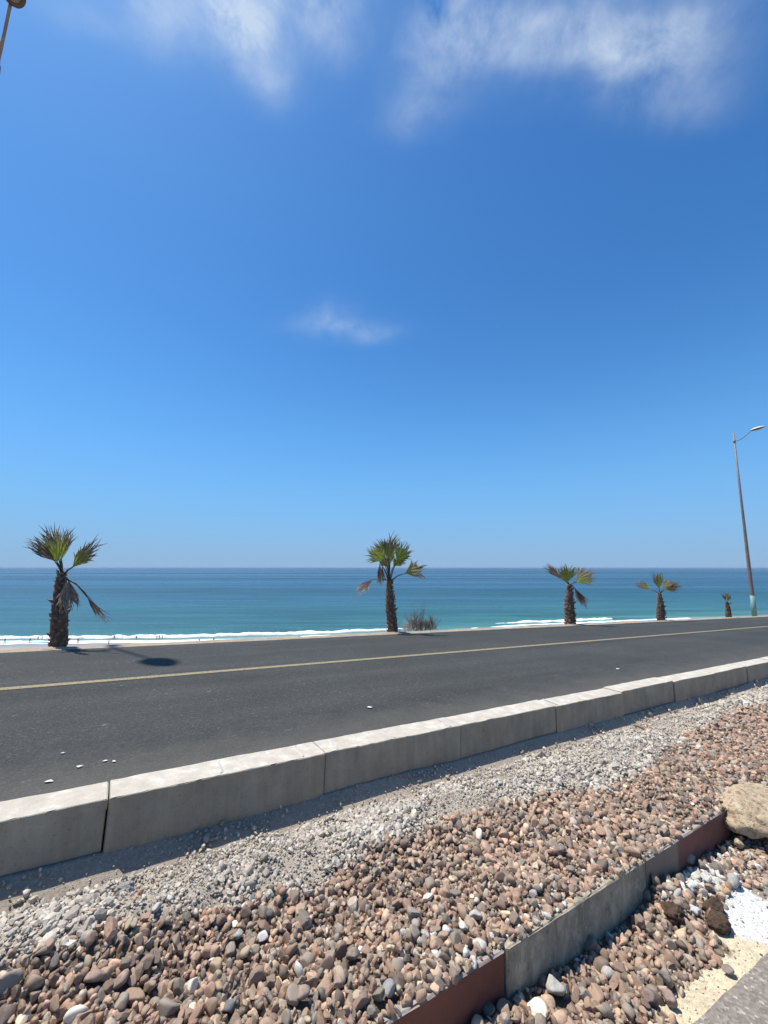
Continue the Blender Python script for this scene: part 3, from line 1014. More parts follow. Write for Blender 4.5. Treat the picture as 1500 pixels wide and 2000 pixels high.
# --- single larger stones, set by hand where the photograph shows them: (x, y, half length px, colour, label)
SPECIAL = [
    (515, 1836, 17, (0.74, 0.71, 0.66), 'pebble', 'smooth near-white pebble in the middle of the brown stones'),
    (465, 1832, 17, (0.52, 0.49, 0.41), 'pebble', 'pale grey-green flat pebble just left of the near-white pebble'),
    (422, 1895, 20, (0.52, 0.39, 0.24), 'pebble', 'honey-coloured upright pebble below the grey-green pebble'),
    (427, 1930, 14, (0.58, 0.44, 0.28), 'pebble', 'small yellowish pebble under the honey-coloured pebble'),
    (185, 1915, 24, (0.44, 0.30, 0.22), 'pebble', 'large flat pinkish disc-shaped stone near the left edge'),
    (235, 1925, 22, (0.46, 0.32, 0.24), 'pebble', 'long rounded pinkish stone right of the flat disc-shaped stone'),
    (300, 1927, 11, (0.43, 0.32, 0.25), 'pebble', 'upright oval tan stone between long pink stone and honey pebble'),
    (305, 1775, 15, (0.62, 0.61, 0.57), 'pebble', 'whitish grey lump where the grey gravel meets the brown stones'),
    (928, 1795, 17, (0.62, 0.57, 0.51), 'pebble', 'round pale pebble lying left of the grey edging stone'),
    (1042, 1750, 12, (0.50, 0.42, 0.37), 'pebble', 'egg-shaped pinkish pebble above the grey edging stone'),
    (690, 1870, 20, (0.33, 0.25, 0.18), 'pebble', 'long brown cobble in the lower middle of the heap'),
    (590, 1950, 22, (0.44, 0.32, 0.24), 'pebble', 'wide tan cobble near the bottom middle edge'),
    (660, 1925, 19, (0.43, 0.30, 0.22), 'pebble', 'rust tan angular cobble right of the wide tan cobble'),
    (760, 1945, 24, (0.38, 0.36, 0.33), 'pebble', 'grey angular cobble lying against the red edging stone'),
    (740, 1975, 20, (0.30, 0.24, 0.18), 'pebble', 'dark brown cobble below the grey angular cobble'),
    (830, 1830, 12, (0.56, 0.52, 0.47), 'pebble', 'small light grey pebble above the red edging stone'),
    (445, 1975, 18, (0.22, 0.22, 0.21), 'pebble', 'dark grey cobble at the bottom edge under the yellowish pebble'),
    (1085, 1942, 27, (0.56, 0.52, 0.45), 'rock', 'whitish lump of old concrete at the foot of the grey edging stone'),
    (1187, 1905, 17, (0.58, 0.53, 0.48), 'pebble', 'white-topped oval pebble right of the whitish concrete lump'),
    (1300, 1920, 28, (0.34, 0.29, 0.23), 'rock', 'long lumpy grey-brown stone beside the sand strip'),
    (1265, 1955, 19, (0.40, 0.27, 0.22), 'rock', 'square pinkish stone left of its twin at the bottom right'),
    (1306, 1960, 20, (0.39, 0.26, 0.21), 'rock', 'square pinkish stone touching the sand at the bottom right'),
    (1420, 1897, 15, (0.33, 0.26, 0.21), 'pebble', 'lone brown pebble on the sand strip near the path'),
    (1380, 1722, 14, (0.72, 0.70, 0.66), 'rock', 'powdered white stone standing at the edge of the white patch'),
    (1350, 1738, 12, (0.78, 0.77, 0.74), 'rock', 'chalk-white lump left of the standing white stone'),
    (1360, 1785, 13, (0.80, 0.79, 0.77), 'rock', 'chalk-white lump touching the brown earth clods'),
    (1430, 1728, 18, (0.50, 0.49, 0.44), 'pebble', 'grey-green flat pebble on the white powder'),
    (1445, 1655, 13, (0.55, 0.42, 0.28), 'rock', 'yellowish stone in the dark gap under the boulder'),
    (1345, 1683, 20, (0.33, 0.27, 0.24), 'pebble', 'flat brown stone near the end of the maroon edging'),
    (345, 2010, 20, (0.40, 0.29, 0.21), 'pebble', 'rounded tan cobble at the very bottom edge'),
    (1050, 1832, 13, (0.45, 0.38, 0.31), 'pebble', 'tan pebble resting on the broken top of the grey edging'),
]


def detail_rock(name, x, y, rpx, col, cuts=7, flat_=0.72, sub=3, sink=0.35, bumpy=0.05, mat=None, level=None):
    w = -0.03
    for _ in range(4):
        u, v = uvw(x, y, w); w = float(hf(u, v)) + 0.012
    if level is not None: w = level; u, v = uvw(x, y, w)
    P = W(u, v, w); _, _, d = project(P)
    r = rpx * 0.80 / F * float(d)
    vv, ff = ICO[sub]; vv = vv.copy()
    for _ in range(cuts):
        n = rng.normal(size=3); n /= np.linalg.norm(n); q = rng.uniform(0.42, 0.85)
        vv -= np.maximum(vv @ n - q, 0)[:, None] * n * 0.95
    nz = np.array([mnoise.fractal(Vector(p) * 1.7 + Vector((x, y, 0)), 1.0, 2.0, 4) for p in vv])
    vv = vv * (1 + bumpy * nz[:, None]) * np.array([1, rng.uniform(0.7, 0.9), flat_])
    Rm = rand_rot(1, 0.3)[0]
    vv = (vv @ Rm.T) * r
    me = np_mesh(name, vv, ff, True, np.tile(col, (len(vv), 1)))
    o = link(name, me, None, mat or M_STONE)
    o.location = P + N * r * flat_ * (1 - sink)
    holes.append((u, v, r * 0.92))
    return o


for (x, y, rp, c, kindn, lab) in SPECIAL:
    white = c[2] > 0.65 and kindn == 'rock'
    o = detail_rock('rock' if kindn == 'rock' else 'pebble', x, y, rp, c, cuts=10 if kindn == 'rock' else 7, flat_=0.8 if kindn == 'rock' else 0.62, bumpy=0.40 if white else (0.12 if kindn == 'rock' else 0.03), sink=0.25)
    tag(o, lab, 'rock' if kindn == 'rock' else 'pebble')

keep = np.ones(len(bu), bool)
for (hu_, hv_, hr_) in holes:
    keep &= ((bu - hu_) ** 2 + (bv_ - hv_) ** 2) > hr_ ** 2
bu, bv_, bs, blift = bu[keep], bv_[keep], bs[keep], blift[keep]
bw = hf(bu, bv_) + blift + rng.normal(0, 0.0045, len(bu))
on_edge = (bv_ > EF) & (bv_ < EB + 0.012) & (bu < e3)
bw = np.where(on_edge, np.maximum(bw, ET + bs * 0.35), bw)
BP = W(bu, bv_, bw)
vis = visible(BP)
bu, bv_, bs, bw, BP, blift = bu[vis], bv_[vis], bs[vis], bw[vis], BP[vis], blift[vis]
cols = PAL[rng.choice(len(PAL), len(bu), p=PW)] * np.exp(rng.normal(0, 0.24, (len(bu), 1))) * np.array((1.32, 1.26, 1.12))
# a few white-dusted stones near the lime and where cement was spilt
lx, ly = uvw(1375, 1720, Z0); lm = 1.3 * np.exp(-((bu - lx) ** 2 / 0.24 ** 2 + (bv_ - ly) ** 2 / 0.13 ** 2)) * (bv_ < EF)
lx, ly = uvw(1225, 1495, -0.05); lm = lm + 0.6 * np.exp(-((bu - lx) ** 2 / 0.18 ** 2 + (bv_ - ly) ** 2 / 0.06 ** 2))
lx, ly = uvw(880, 1855, -0.05); lm = lm + 0.25 * np.exp(-((bu - lx) ** 2 + (bv_ - ly) ** 2) / 0.12 ** 2)
lx, ly = uvw(1100, 1770, -0.05); lm = lm + 0.22 * np.exp(-((bu - lx) ** 2 / 0.3 ** 2 + (bv_ - ly) ** 2 / 0.06 ** 2))
lmask = (rng.random(len(bu)) < lm)
cols[lmask] = np.array((0.84, 0.79, 0.70)) * rng.uniform(0.7, 1.1, (lmask.sum(), 1))
rots = rand_rot(len(bu), 1.0)
Rf = np.stack([U, V, N], 1)
rots = Rf[None] @ rots
sxp, syp, dp = project(BP)
pix = bs / dp * F
inside_frame = (sxp > 5) & (sxp < 1495) & (syp < 1992)
big = np.argsort(-(pix * inside_frame * (blift > 0.008)))[:295]
ind = np.zeros(len(bu), bool); ind[big] = True
rest = ~ind
hi = rest & (bu < 3.0) & (pix > 6)
lo = rest & ~hi
print('stones', len(bu), 'hi', hi.sum(), 'lo', lo.sum(), 'tri', hi.sum() * 80 * 1 + lo.sum() * 20)
v1, f1 = ICO[1]
SH_MID = [stone_shape(2, int(rng.integers(4, 12)), 0.68, 0.10) for _ in range(44)]
# mid shapes carry 80 faces: Blender's icosphere level 2
me = join_stones('stone_heap', BP[hi], bs[hi], rots[hi], cols[hi], SH_MID, 0.45)
me2 = join_stones('stone_heap', BP[lo], bs[lo], rots[lo], cols[lo], SH_LO, 0.25)
ob1 = link('stone_heap', me, None, M_STONE)
tag(ob1, 'heap of loose pinkish brown stones filling the near strip beside the kerb', 'stones', kind='stuff')
ob2 = link('stone_layer', me2, None, M_STONE)
tag(ob2, 'finer and farther brown stones of the strip running off to the right', 'stones', kind='stuff')

base_meshes = []; base_cols = []
SHORT = [(x, y, nm) for (x, y, nm) in ((515, 1836, 'near-white pebble'), (465, 1832, 'grey-green flat pebble'), (422, 1895, 'honey-coloured pebble'), (185, 1915, 'large flat pinkish stone'), (245, 1925, 'long pink stone'), (305, 1775, 'whitish grey lump'), (928, 1795, 'round pale pebble'), (1042, 1750, 'egg-shaped pebble'), (690, 1870, 'long brown cobble'), (590, 1950, 'wide tan cobble'), (660, 1925, 'rust tan cobble'), (760, 1945, 'grey angular cobble'), (830, 1830, 'small light grey pebble'), (445, 1975, 'dark grey cobble'), (1085, 1942, 'whitish concrete lump'), (1187, 1905, 'white-topped pebble'), (1300, 1920, 'long lumpy stone'), (1285, 1957, 'twin square pink stones'), (1380, 1722, 'powdered white stone'), (1404, 1803, 'lower earth clod'), (992, 1890, 'red and grey edging joint'), (1262, 1700, 'grey and maroon edging joint'), (850, 1600, 'grey gravel band'), (20, 1990, 'bottom left picture corner'), (1450, 1560, 'tan boulder'))]
_used = {}


def stone_label(c, x, y, r_):
    lum = float(np.mean(c)); red = c[0] / max(c[2], 1e-3)
    tone_ = 'dark' if lum < 0.20 else ('pale' if lum > 0.38 else 'mid')
    hue = 'grey' if red < 1.28 else ('tan' if red < 1.72 and lum > 0.28 else ('pinkish brown' if lum > 0.24 else 'brown'))
    size = 'small' if r_ < 9 else ('big' if r_ > 14 else 'middling')
    order = sorted(SHORT, key=lambda q: (q[0] - x) ** 2 + (q[1] - y) ** 2)
    for q in order[:14]:
        dx, dy = x - q[0], y - q[1]; d_ = math.hypot(dx, dy)
        side = ('right' if dx > 0 else 'left') if abs(dx) > 1.2 * abs(dy) else ('below' if dy > 0 else 'above')
        far = 'just ' if d_ < 35 else ('' if d_ < 80 else 'well ')
        rel = far + (side + ' of' if side in ('left', 'right') else side)
        t_ = f'{size} {tone_} {hue} loose stone {rel} the {q[2]}'
        if t_ not in _used: break
    _used[t_] = 1
    return t_


for k in range(40):
    v, f = stone_shape(3, int(rng.integers(5, 13)), 0.68, 0.03)
    c = PAL[rng.choice(len(PAL), p=PW)] * math.exp(rng.normal(0, 0.14))
    mm = np_mesh('stone', v, f, bool(rng.random() < 0.8), np.tile(c * np.array((1.26, 1.20, 1.07)), (len(v), 1))); mm.materials.append(M_STONE); base_cols.append(c)
    base_meshes.append(mm)
for n_, i in enumerate(np.where(ind)[0]):
    o = bpy.data.objects.new('stone', base_meshes[n_ % 40])
    COL.objects.link(o)
    near_edge = bv_[i] < EF
    lab_ = stone_label(base_cols[n_ % 40], float(sxp[i]), float(syp[i]), float(pix[i]))
    Mx = Matrix(rots[i].tolist()).to_4x4()
    o.matrix_world = Matrix.Translation(Vector(BP[i])) @ Mx @ Matrix.Scale(float(bs[i] * 1.03), 4)
    if near_edge: tag(o, lab_, 'stone', 'loose stones between edging and path')
    else: tag(o, lab_, 'stone', 'larger loose stones on the heap')

# --- grey crushed gravel along the kerb
gu_, gv_, gs_, gl_ = [], [], [], []
for (u0, u1, c, k) in ((-1.5, 2.6, 0.0135, 1.0), (2.6, 5.5, 0.018, 1.15), (5.5, 12, 0.032, 1.8)):
    u, v = jgrid(u0, u1, 1.2, KF, c)
    j = 0.10 * fbm(u * 7, v * 7, 3)
    m = in_strip(u, v) & (v > gb_v(u) - 0.03 + j * 0.6) & (v < KF - 0.008)
    edge = KF - v
    # the strip right under the kerb is fine grit, mostly smooth
    m &= rng.random(len(u)) < np.where(edge < 0.16, 0.30, 0.95)
    u, v = u[m], v[m]
    clump = np.clip(0.9 + 1.3 * vnoise(u * 3.5, v * 3.5) + 0.9 * vnoise(u * 9, v * 9), 0.5, 1.9)
    s = 0.0094 * k * np.exp(rng.normal(0, 0.42, len(u))) * clump
    s = np.where(KF - v < 0.14, s * 0.8, s)
    gu_.append(u); gv_.append(v); gs_.append(np.minimum(s, 0.028 * k)); gl_.append(s * 0.25 + rng.random(len(u)) * 0.010 + np.where(KF - v > 0.14, 0.016 * fbm(u * 12, v * 12, 2), 0))
gu_ = np.concatenate(gu_); gv_ = np.concatenate(gv_); gs_ = np.concatenate(gs_); gl_ = np.concatenate(gl_)
gw_ = hf(gu_, gv_) + gl_
GP = W(gu_, gv_, gw_); vis = visible(GP)
GP, gs_, gu_, gv_ = GP[vis], gs_[vis], gu_[vis], gv_[vis]
gc = PALG[rng.choice(len(PALG), len(gu_), p=PWG)] * np.array((1.10, 1.06, 0.99)) * np.exp(rng.normal(0, 0.10, (len(gu_), 1)))
lx, ly = uvw(1215, 1490, -0.07); wm = rng.random(len(gu_)) < 0.7 * np.exp(-((gu_ - lx) ** 2 / 0.16 ** 2 + (gv_ - ly) ** 2 / 0.05 ** 2))
gc[wm] = np.array((0.78, 0.78, 0.77)) * rng.uniform(0.8, 1.05, (wm.sum(), 1))
print('grey grains', len(gu_))
me = join_stones('grey_gravel', GP, gs_, Rf[None] @ rand_rot(len(gu_), 0.9), gc, SH_LO, 0.2)
tag(link('grey_gravel', me, None, M_STONE), 'pale grey crushed gravel banked along the foot of the kerb', 'gravel', kind='stuff')

# --- grit on sand and lime
u, v = jgrid(0.3, 6, -0.3, EF, 0.012)
m = (path_side(u, v) < -0.0) & ~inside(ST_Z, u, v) & (rng.random(len(u)) < 0.35)
u, v = u[m], v[m]
Pg = W(u, v, hf(u, v) + 0.001); vis = visible(Pg, 100); u, v, Pg = u[vis], v[vis], Pg[vis]
isl = inside(LIME, u, v)
cc = np.where(isl[:, None], C_LIME * 0.97, C_SAND * 1.0) * np.exp(rng.normal(0, 0.10, (len(u), 1)))
dk = rng.random(len(u)) < 0.05; cc[dk] = (0.16, 0.13, 0.11)
me = join_stones('sand_grit', Pg, 0.0042 * np.exp(rng.normal(0, 0.45, len(u))), Rf[None] @ rand_rot(len(u), 0.9), np.minimum(cc, 1.15), SH_LO[:8], 0.2)
tag(link('sand_grit', me, None, M_STONE), 'fine grit scattered over the sand and white powder strip', 'grit', kind='stuff')


# ------------------------------------------------------------------ boulder and clods
def boulder_mat():
    m, t, b = new_mat('tan boulder rock')
    n = tnoise(t, 20, 8, 0.75)
    c = ramp(t, n, [(0.36, (0.30, 0.20, 0.14)), (0.45, (0.72, 0.54, 0.33)), (0.6, (0.90, 0.72, 0.46)), (0.75, (0.95, 0.84, 0.66))])
    c = mix(t, ramp(t, tnoise(t, 34, 7, 0.75), [(0.53, 0.0), (0.60, 0.9)]), c, (0.36, 0.20, 0.15))
    c = mix(t, ramp(t, tnoise(t, 5, 4, 0.6), [(0.52, 0.0), (0.65, 0.6)]), c, (0.80, 0.74, 0.62))
    setc(t, b, c); b.inputs['Roughness'].default_value = 0.9
    bump(t, b, tnoise(t, 30, 8, 0.75), 0.9, 0.03)
    return m


def clod_mat():
    m, t, b = new_mat('brown earth clod')
    n = tnoise(t, 60, 7, 0.75)
    c = ramp(t, n, [(0.3, (0.055, 0.032, 0.020)), (0.6, (0.20, 0.12, 0.07)), (0.8, (0.33, 0.22, 0.13))])
    setc(t, b, c); b.inputs['Roughness'].default_value = 1.0
    bump(t, b, n, 1.0, 0.02)
    return m


def lump(name, cx_, cy_, w, sx_, sy_, sz_, seed, amp, mat, freq=1.6, sub=4, cuts=7):
    u, v = uvw(cx_, cy_, w)
    vv, ff = ICO[sub]; vv = vv.copy()
    r = np.random.default_rng(seed)
    for _ in range(cuts):
        n = r.normal(size=3); n /= np.linalg.norm(n); q = r.uniform(0.6, 0.9)
        vv -= np.maximum(vv @ n - q, 0)[:, None] * n * 0.9
    nz = np.array([mnoise.fractal(Vector(p) * freq + Vector((seed, 0, 0)), 0.9, 2.0, 6) for p in vv])
    vv = vv * (1 + amp * nz[:, None]) * np.array([sx_, sy_, sz_])
    me = np_mesh(name, vv, ff, True)
    o = link(name, me, None, mat)
    o.matrix_world = Matrix.Translation(Vector(W(u, v, w))) @ Matrix(Rf.tolist()).to_4x4()
    return o


bo = lump('boulder', 1478, 1582, -0.10, 0.36, 0.20, 0.125, 9, 0.14, boulder_mat())
bo.rotation_mode = 'QUATERNION'
tag(bo, 'large tan and brown speckled boulder lying across the end of the edging', 'boulder')
MC = clod_mat()
c1 = lump('earth_clod', 1392, 1772, Z0 + 0.035, 0.055, 0.045, 0.042, 11, 0.20, MC, 2.4, 4, 2)
tag(c1, 'dark brown clod of earth, the upper of two by the white powder', 'earth clod')
c2 = lump('earth_clod', 1404, 1803, Z0 + 0.030, 0.055, 0.042, 0.040, 17, 0.18, MC, 2.4, 4, 2)
tag(c2, 'crumbly brown clod of earth, the lower of two by the white powder', 'earth clod')
c3 = lump('earth_clod', 1318, 1782, Z0 + 0.05, 0.05, 0.045, 0.03, 23, 0.35, MC, 2.4, 4, 2)
tag(c3, 'soil clod half buried among the stones left of the white lumps', 'earth clod')

# cement lumps in the grey gravel
ML = concrete_mat('cement lump', (0.42, 0.40, 0.37), 60, (0.3, 0.27, 0.24), 0.3, False)
for k, (x, y, s, lab) in enumerate(((70, 1805, 0.040, 'crusty grey cement lump nearest the left edge of the grey gravel'), (150, 1800, 0.050, 'largest crusty grey cement lump in the left part of the grey gravel'), (105, 1832, 0.035, 'low cement lump just below the largest one'), (245, 1735, 0.035, 'small cement lump up the grey bank near the kerb shadow'), (640, 1640, 0.035, 'cement lump in the middle of the grey gravel band'))):
    o = lump('cement_lump', x, y, -0.055, s, s * 0.75, s * 0.6, 31 + k, 0.30, ML, 2.5)
    tag(o, lab, 'cement lump')

# ------------------------------------------------------------------ litter on the road, stick
M_LITTER = simple_mat('white litter', (0.80, 0.79, 0.75), (1.0, 0.99, 0.95), 60, 0.7)
for (x, y, wpx, hpx, rot_, lab) in ((123, 1471, 6, 3, 0.2, 'small white scrap on the asphalt, topmost of the left group'), (157, 1497, 8, 4, -0.8, 'white pointed scrap on the asphalt between the other scraps'), (92, 1527, 9, 4, -0.3, 'white folded scrap lying closest to the kerb at the left'), (205, 1486, 6, 2.4, -0.4, 'thin white scrap on the asphalt right of the pointed one'), (222, 1487, 5, 1.6, 0.3, 'tiny white sliver right of the thin scrap on the asphalt'), (720, 1382, 7, 2.2, 0.0, 'flat white scrap on the asphalt in the middle of the lane'), (1207, 1307, 5, 1.5, 0.0, 'far white scrap on the asphalt beyond the kerb at right')):
    u, v = uvw(x, y, 0.006); P0 = W(u, v, 0.006); d = float(project(P0)[2])
    r = wpx / F * d
    n_ = 5; vs = [(0.2 * r, 0.1 * r, 0.30 * r)]
    for q in range(n_):
        a = 2 * math.pi * q / n_ + rot_
        rr = r * random.uniform(0.3, 1.25)
        vs.append((rr * math.cos(a), rr * 0.8 * math.sin(a), random.uniform(0.0, 0.25) * r))
    vs += [(p[0], p[1], p[2] - 0.0015) for p in vs]
    k_ = n_ + 1
    fs = [(0, 1 + q, 1 + (q + 1) % n_) for q in range(n_)] + [(k_, k_ + 1 + (q + 1) % n_, k_ + 1 + q) for q in range(n_)]
    for q in range(n_):
        a_, b_ = 1 + q, 1 + (q + 1) % n_
        fs += [(a_, a_ + k_, b_ + k_), (a_, b_ + k_, b_)]
    me = np_mesh('paper_scrap', vs, fs, False)
    o = link('paper_scrap', me, None, M_LITTER)
    o.matrix_world = Matrix.Translation(Vector(P0)) @ Matrix(Rf.tolist()).to_4x4()
    tag(o, lab, 'litter')


def tube(name, pts, radii, mat, parent=None, seg=8, cap=True):
    pts = [Vector(p) for p in pts]; VV = []; FF = []
    up = Vector((0.13, 0.31, 1)).normalized()
    for i, p in enumerate(pts):
        d = (pts[min(i + 1, len(pts) - 1)] - pts[max(i - 1, 0)]).normalized()
        a = d.cross(up)
        if a.length < 1e-3: a = d.cross(Vector((1, 0, 0)))
        a.normalize(); b = d.cross(a).normalized()
        for k in range(seg):
            t = 2 * math.pi * k / seg
            VV.append(p + (a * math.cos(t) + b * math.sin(t)) * radii[i])
    for i in range(len(pts) - 1):
        for k in range(seg):
            FF.append((i * seg + k, i * seg + (k + 1) % seg, (i + 1) * seg + (k + 1) % seg, (i + 1) * seg + k))
    me = bpy.data.meshes.new(name)
    if cap:
        FF = FF + [tuple(range(seg - 1, -1, -1)), tuple((len(pts) - 1) * seg + k for k in range(seg))]
    me.from_pydata([tuple(v) for v in VV], [], FF)
    for p in me.polygons: p.use_smooth = True
    return link(name, me, parent, mat)


M_STICK = simple_mat('dry stick', (0.22, 0.13, 0.08), (0.38, 0.25, 0.17), 60)
a = uvw(1240, 1420, -0.06); b_ = uvw(1277, 1436, -0.06)
pts = [W(a[0] + (b_[0] - a[0]) * t, a[1] + (b_[1] - a[1]) * t, -0.045 + 0.012 * math.sin(t * 5)) for t in np.linspace(0, 1, 8)]
tag(tube('stick', pts, [0.012, 0.012, 0.011, 0.013, 0.010, 0.010, 0.009, 0.006], M_STICK, None, 7), 'short dry brown stick lying on the pale gravel near the kerb', 'stick')

# ------------------------------------------------------------------ street lamps
M_POLE = simple_mat('grey lamp pole', (0.19, 0.155, 0.145), (0.29, 0.245, 0.225), 3, 0.6, 0.2, 0.01, 0.2)
M_TEAL = simple_mat('teal base paint', (0.14, 0.32, 0.32), (0.26, 0.44, 0.43), 5, 0.6)
M_HEAD = simple_mat('white lamp housing', (0.85, 0.85, 0.82), (1.0, 1.0, 0.97), 8, 0.5)
M_UNDER = simple_mat('rusty lamp underside', (0.05, 0.03, 0.02), (0.11, 0.07, 0.045), 10, 0.6)
M_LENS = simple_mat('dusty lamp glass', (0.13, 0.10, 0.065), (0.22, 0.18, 0.12), 10, 0.25)


def lamp(name, base, height, arm, label, reach=1.35, rise=0.55, head_len=0.95, head_w=0.30):
    """base: world point; arm: horizontal unit vector of the arm"""
    rt = empty(name, base, label, 'street lamp', 'street lamps along the sea side of the road')
    A = Vector(arm).normalized(); Z = Vector((0, 0, 1)); Bv = Z.cross(A).normalized()
    hs_ = [0, 0.4, 1.6, 5, 9, height]
    rr = [0.16, 0.155, 0.145, 0.115, 0.085, 0.055]
    tube('pole', [(0, 0, -0.6)] + [(0, 0, h) for h in hs_[2:]], [0.165] + rr[2:], M_POLE, rt, 16)
    tube('painted_base', [(0, 0, 0.4), (0, 0, 2.05)], [0.172, 0.158], M_TEAL, rt, 16)
    h0 = height - 0.82
    pts = []
    for t in np.linspace(0, 1, 12):
        pts.append(A * (reach * 0.80 * t) + Z * (h0 + rise * (t ** 1.6) - 0.05 * math.sin(t * math.pi)))
    tube('arm', pts, [0.036] * 6 + [0.032] * 6, M_POLE, rt, 10)
    tube('bracket', [Z * (h0 - 0.12), Z * (h0 + 0.12)], [0.085, 0.085], M_POLE, rt, 12)
    # head: teardrop housing, flat rim, bowl of glass under it
    st = pts[-1]; dr = (A + Z * 0.12).normalized(); upv = dr.cross(Bv) * -1
    if upv.z < 0: upv = -upv
    n1_, n2_ = 18, 14
    prof = []
    for i in range(n1_ + 1):
        t = i / n1_
        wdt = head_w * (math.sin(math.pi * min(1, t ** 0.62)) ** 0.62) * (0.6 + 0.4 * t) if 0 < t < 1 else 0.0
        wdt = max(wdt, 0.035 if t < 0.5 else 0.0)
        prof.append((t * head_len, wdt))

    def shell(k0, k1, ztop, inset, nm, mat, dz=0.0):
        VV = []; FF = []
        for (s, wd) in prof:
            for k in range(n2_ + 1):
                a_ = math.pi * k / n2_
                VV.append(st + dr * (head_len * (0.5 - 0.5 * inset) + s * inset) + Bv * (math.cos(a_) * wd * inset) + upv * (math.sin(a_) * wd * ztop * inset + dz))
        m_ = n2_ + 1
        for i in range(n1_):
            for k in range(n2_): FF.append((i * m_ + k, i * m_ + k + 1, (i + 1) * m_ + k + 1, (i + 1) * m_ + k))
            FF.append((i * m_ + n2_, i * m_, (i + 1) * m_, (i + 1) * m_ + n2_))
        me = bpy.data.meshes.new(nm); me.from_pydata([tuple(v) for v in VV], [], FF)
        for p in me.polygons: p.use_smooth = len(p.vertices) == 4 and abs(p.normal.dot(upv)) < 0.99
        return link(nm, me, rt, mat)
    hd = shell(0, 1, 0.62, 1.0, 'lamp_head', M_HEAD, 0.02)
    rim = shell(0, 1, -0.22, 1.02, 'rim', M_UNDER, 0.018)
    shell(0, 1, -0.46, 0.62, 'lamp_glass', M_LENS, -0.02)
    return rt


# right lamp: stands on the slope behind the verge
azr = ray(1474.6, 1204.8)[:2]; azr = azr / (azr @ V[:2])
pr = azr * LAMP_V
gz = float(W(pr @ U[:2], LAMP_V, -1.05)[2])
rt_ = ray(1434.6, 843)
ztop = CAM[2] + rt_[2] * (np.linalg.norm(pr) / np.linalg.norm(rt_[:2]))
lamp('street_lamp', Vector((pr[0], pr[1], gz)), ztop - gz, (-V[0], -V[1], 0), 'tall grey street lamp with a teal base, standing at the right behind the road')
# left lamp: only its arm and head reach the picture
arm_d = np.array([0.32, -0.95]); arm_d /= np.linalg.norm(arm_d)
Aw = arm_d[0] * U[:2] + arm_d[1] * V[:2]; Aw = Aw / np.linalg.norm(Aw)
reach = 1.75
bx = HEAD_L[:2] - Aw * (reach * 0.8 + 0.33)
bz = float(W(bx @ U[:2], bx @ V[:2], -1.0)[2])
lamp('street_lamp', Vector((bx[0], bx[1], bz)), HEAD_L[2] - bz + 0.82 - 0.55, (Aw[0], Aw[1], 0), 'street lamp seen from below in the top left corner, brown head and thin arm', reach, 0.55, 0.66, 0.30)


# ------------------------------------------------------------------ palms
def leaf_mat(name, c0, c1, trans=0.25):
    m, t, b = new_mat(name)
    a = attr(t)
    n = tnoise(t, 18, 4, 0.6)
    c = mix(t, 1.0, a, ramp(t, n, [(0.3, 0.7), (0.7, 1.3)]), 'MULTIPLY')
    setc(t, b, c); b.inputs['Roughness'].default_value = 0.6
    tr = t.nodes.new('ShaderNodeBsdfTranslucent'); t.links.new(c, tr.inputs[0])
    ms = t.nodes.new('ShaderNodeMixShader'); ms.inputs[0].default_value = trans
    o = t.nodes['Material Output']
    t.links.new(b.outputs[0], ms.inputs[1]); t.links.new(tr.outputs[0], ms.inputs[2]); t.links.new(ms.outputs[0], o.inputs[0])
    return m


M_LEAF = leaf_mat('palm leaf', None, None, 0.38)
M_TRUNK = simple_mat('palm trunk fibre', (0.11, 0.068, 0.05), (0.28, 0.185, 0.13), 12, 0.95, 0.9, 0.03)
M_BOOT = simple_mat('cut leaf base', (0.16, 0.10, 0.07), (0.58, 0.40, 0.28), 7, 0.9, 0.7, 0.02)
M_PETI = simple_mat('leaf stalk', (0.085, 0.060, 0.025), (0.17, 0.12, 0.06), 12, 0.7)
GREEN = ((0.36, 0.42, 0.055), (0.32, 0.40, 0.05), (0.33, 0.34, 0.11), (0.30, 0.24, 0.17))
OLIVE = ((0.36, 0.38, 0.07), (0.32, 0.33, 0.07), (0.28, 0.22, 0.13), (0.27, 0.21, 0.155))
DRY = ((0.24, 0.20, 0.07), (0.20, 0.15, 0.08), (0.19, 0.14, 0.105), (0.23, 0.185, 0.14))
DEAD = ((0.26, 0.18, 0.12), (0.24, 0.16, 0.11), (0.48, 0.38, 0.29), (0.62, 0.50, 0.40))
DARK = ((0.10, 0.07, 0.05), (0.095, 0.065, 0.045), (0.18, 0.13, 0.10), (0.40, 0.32, 0.25))
TAN = ((0.55, 0.41, 0.29), (0.48, 0.36, 0.25), (0.48, 0.37, 0.27), (0.36, 0.27, 0.2))


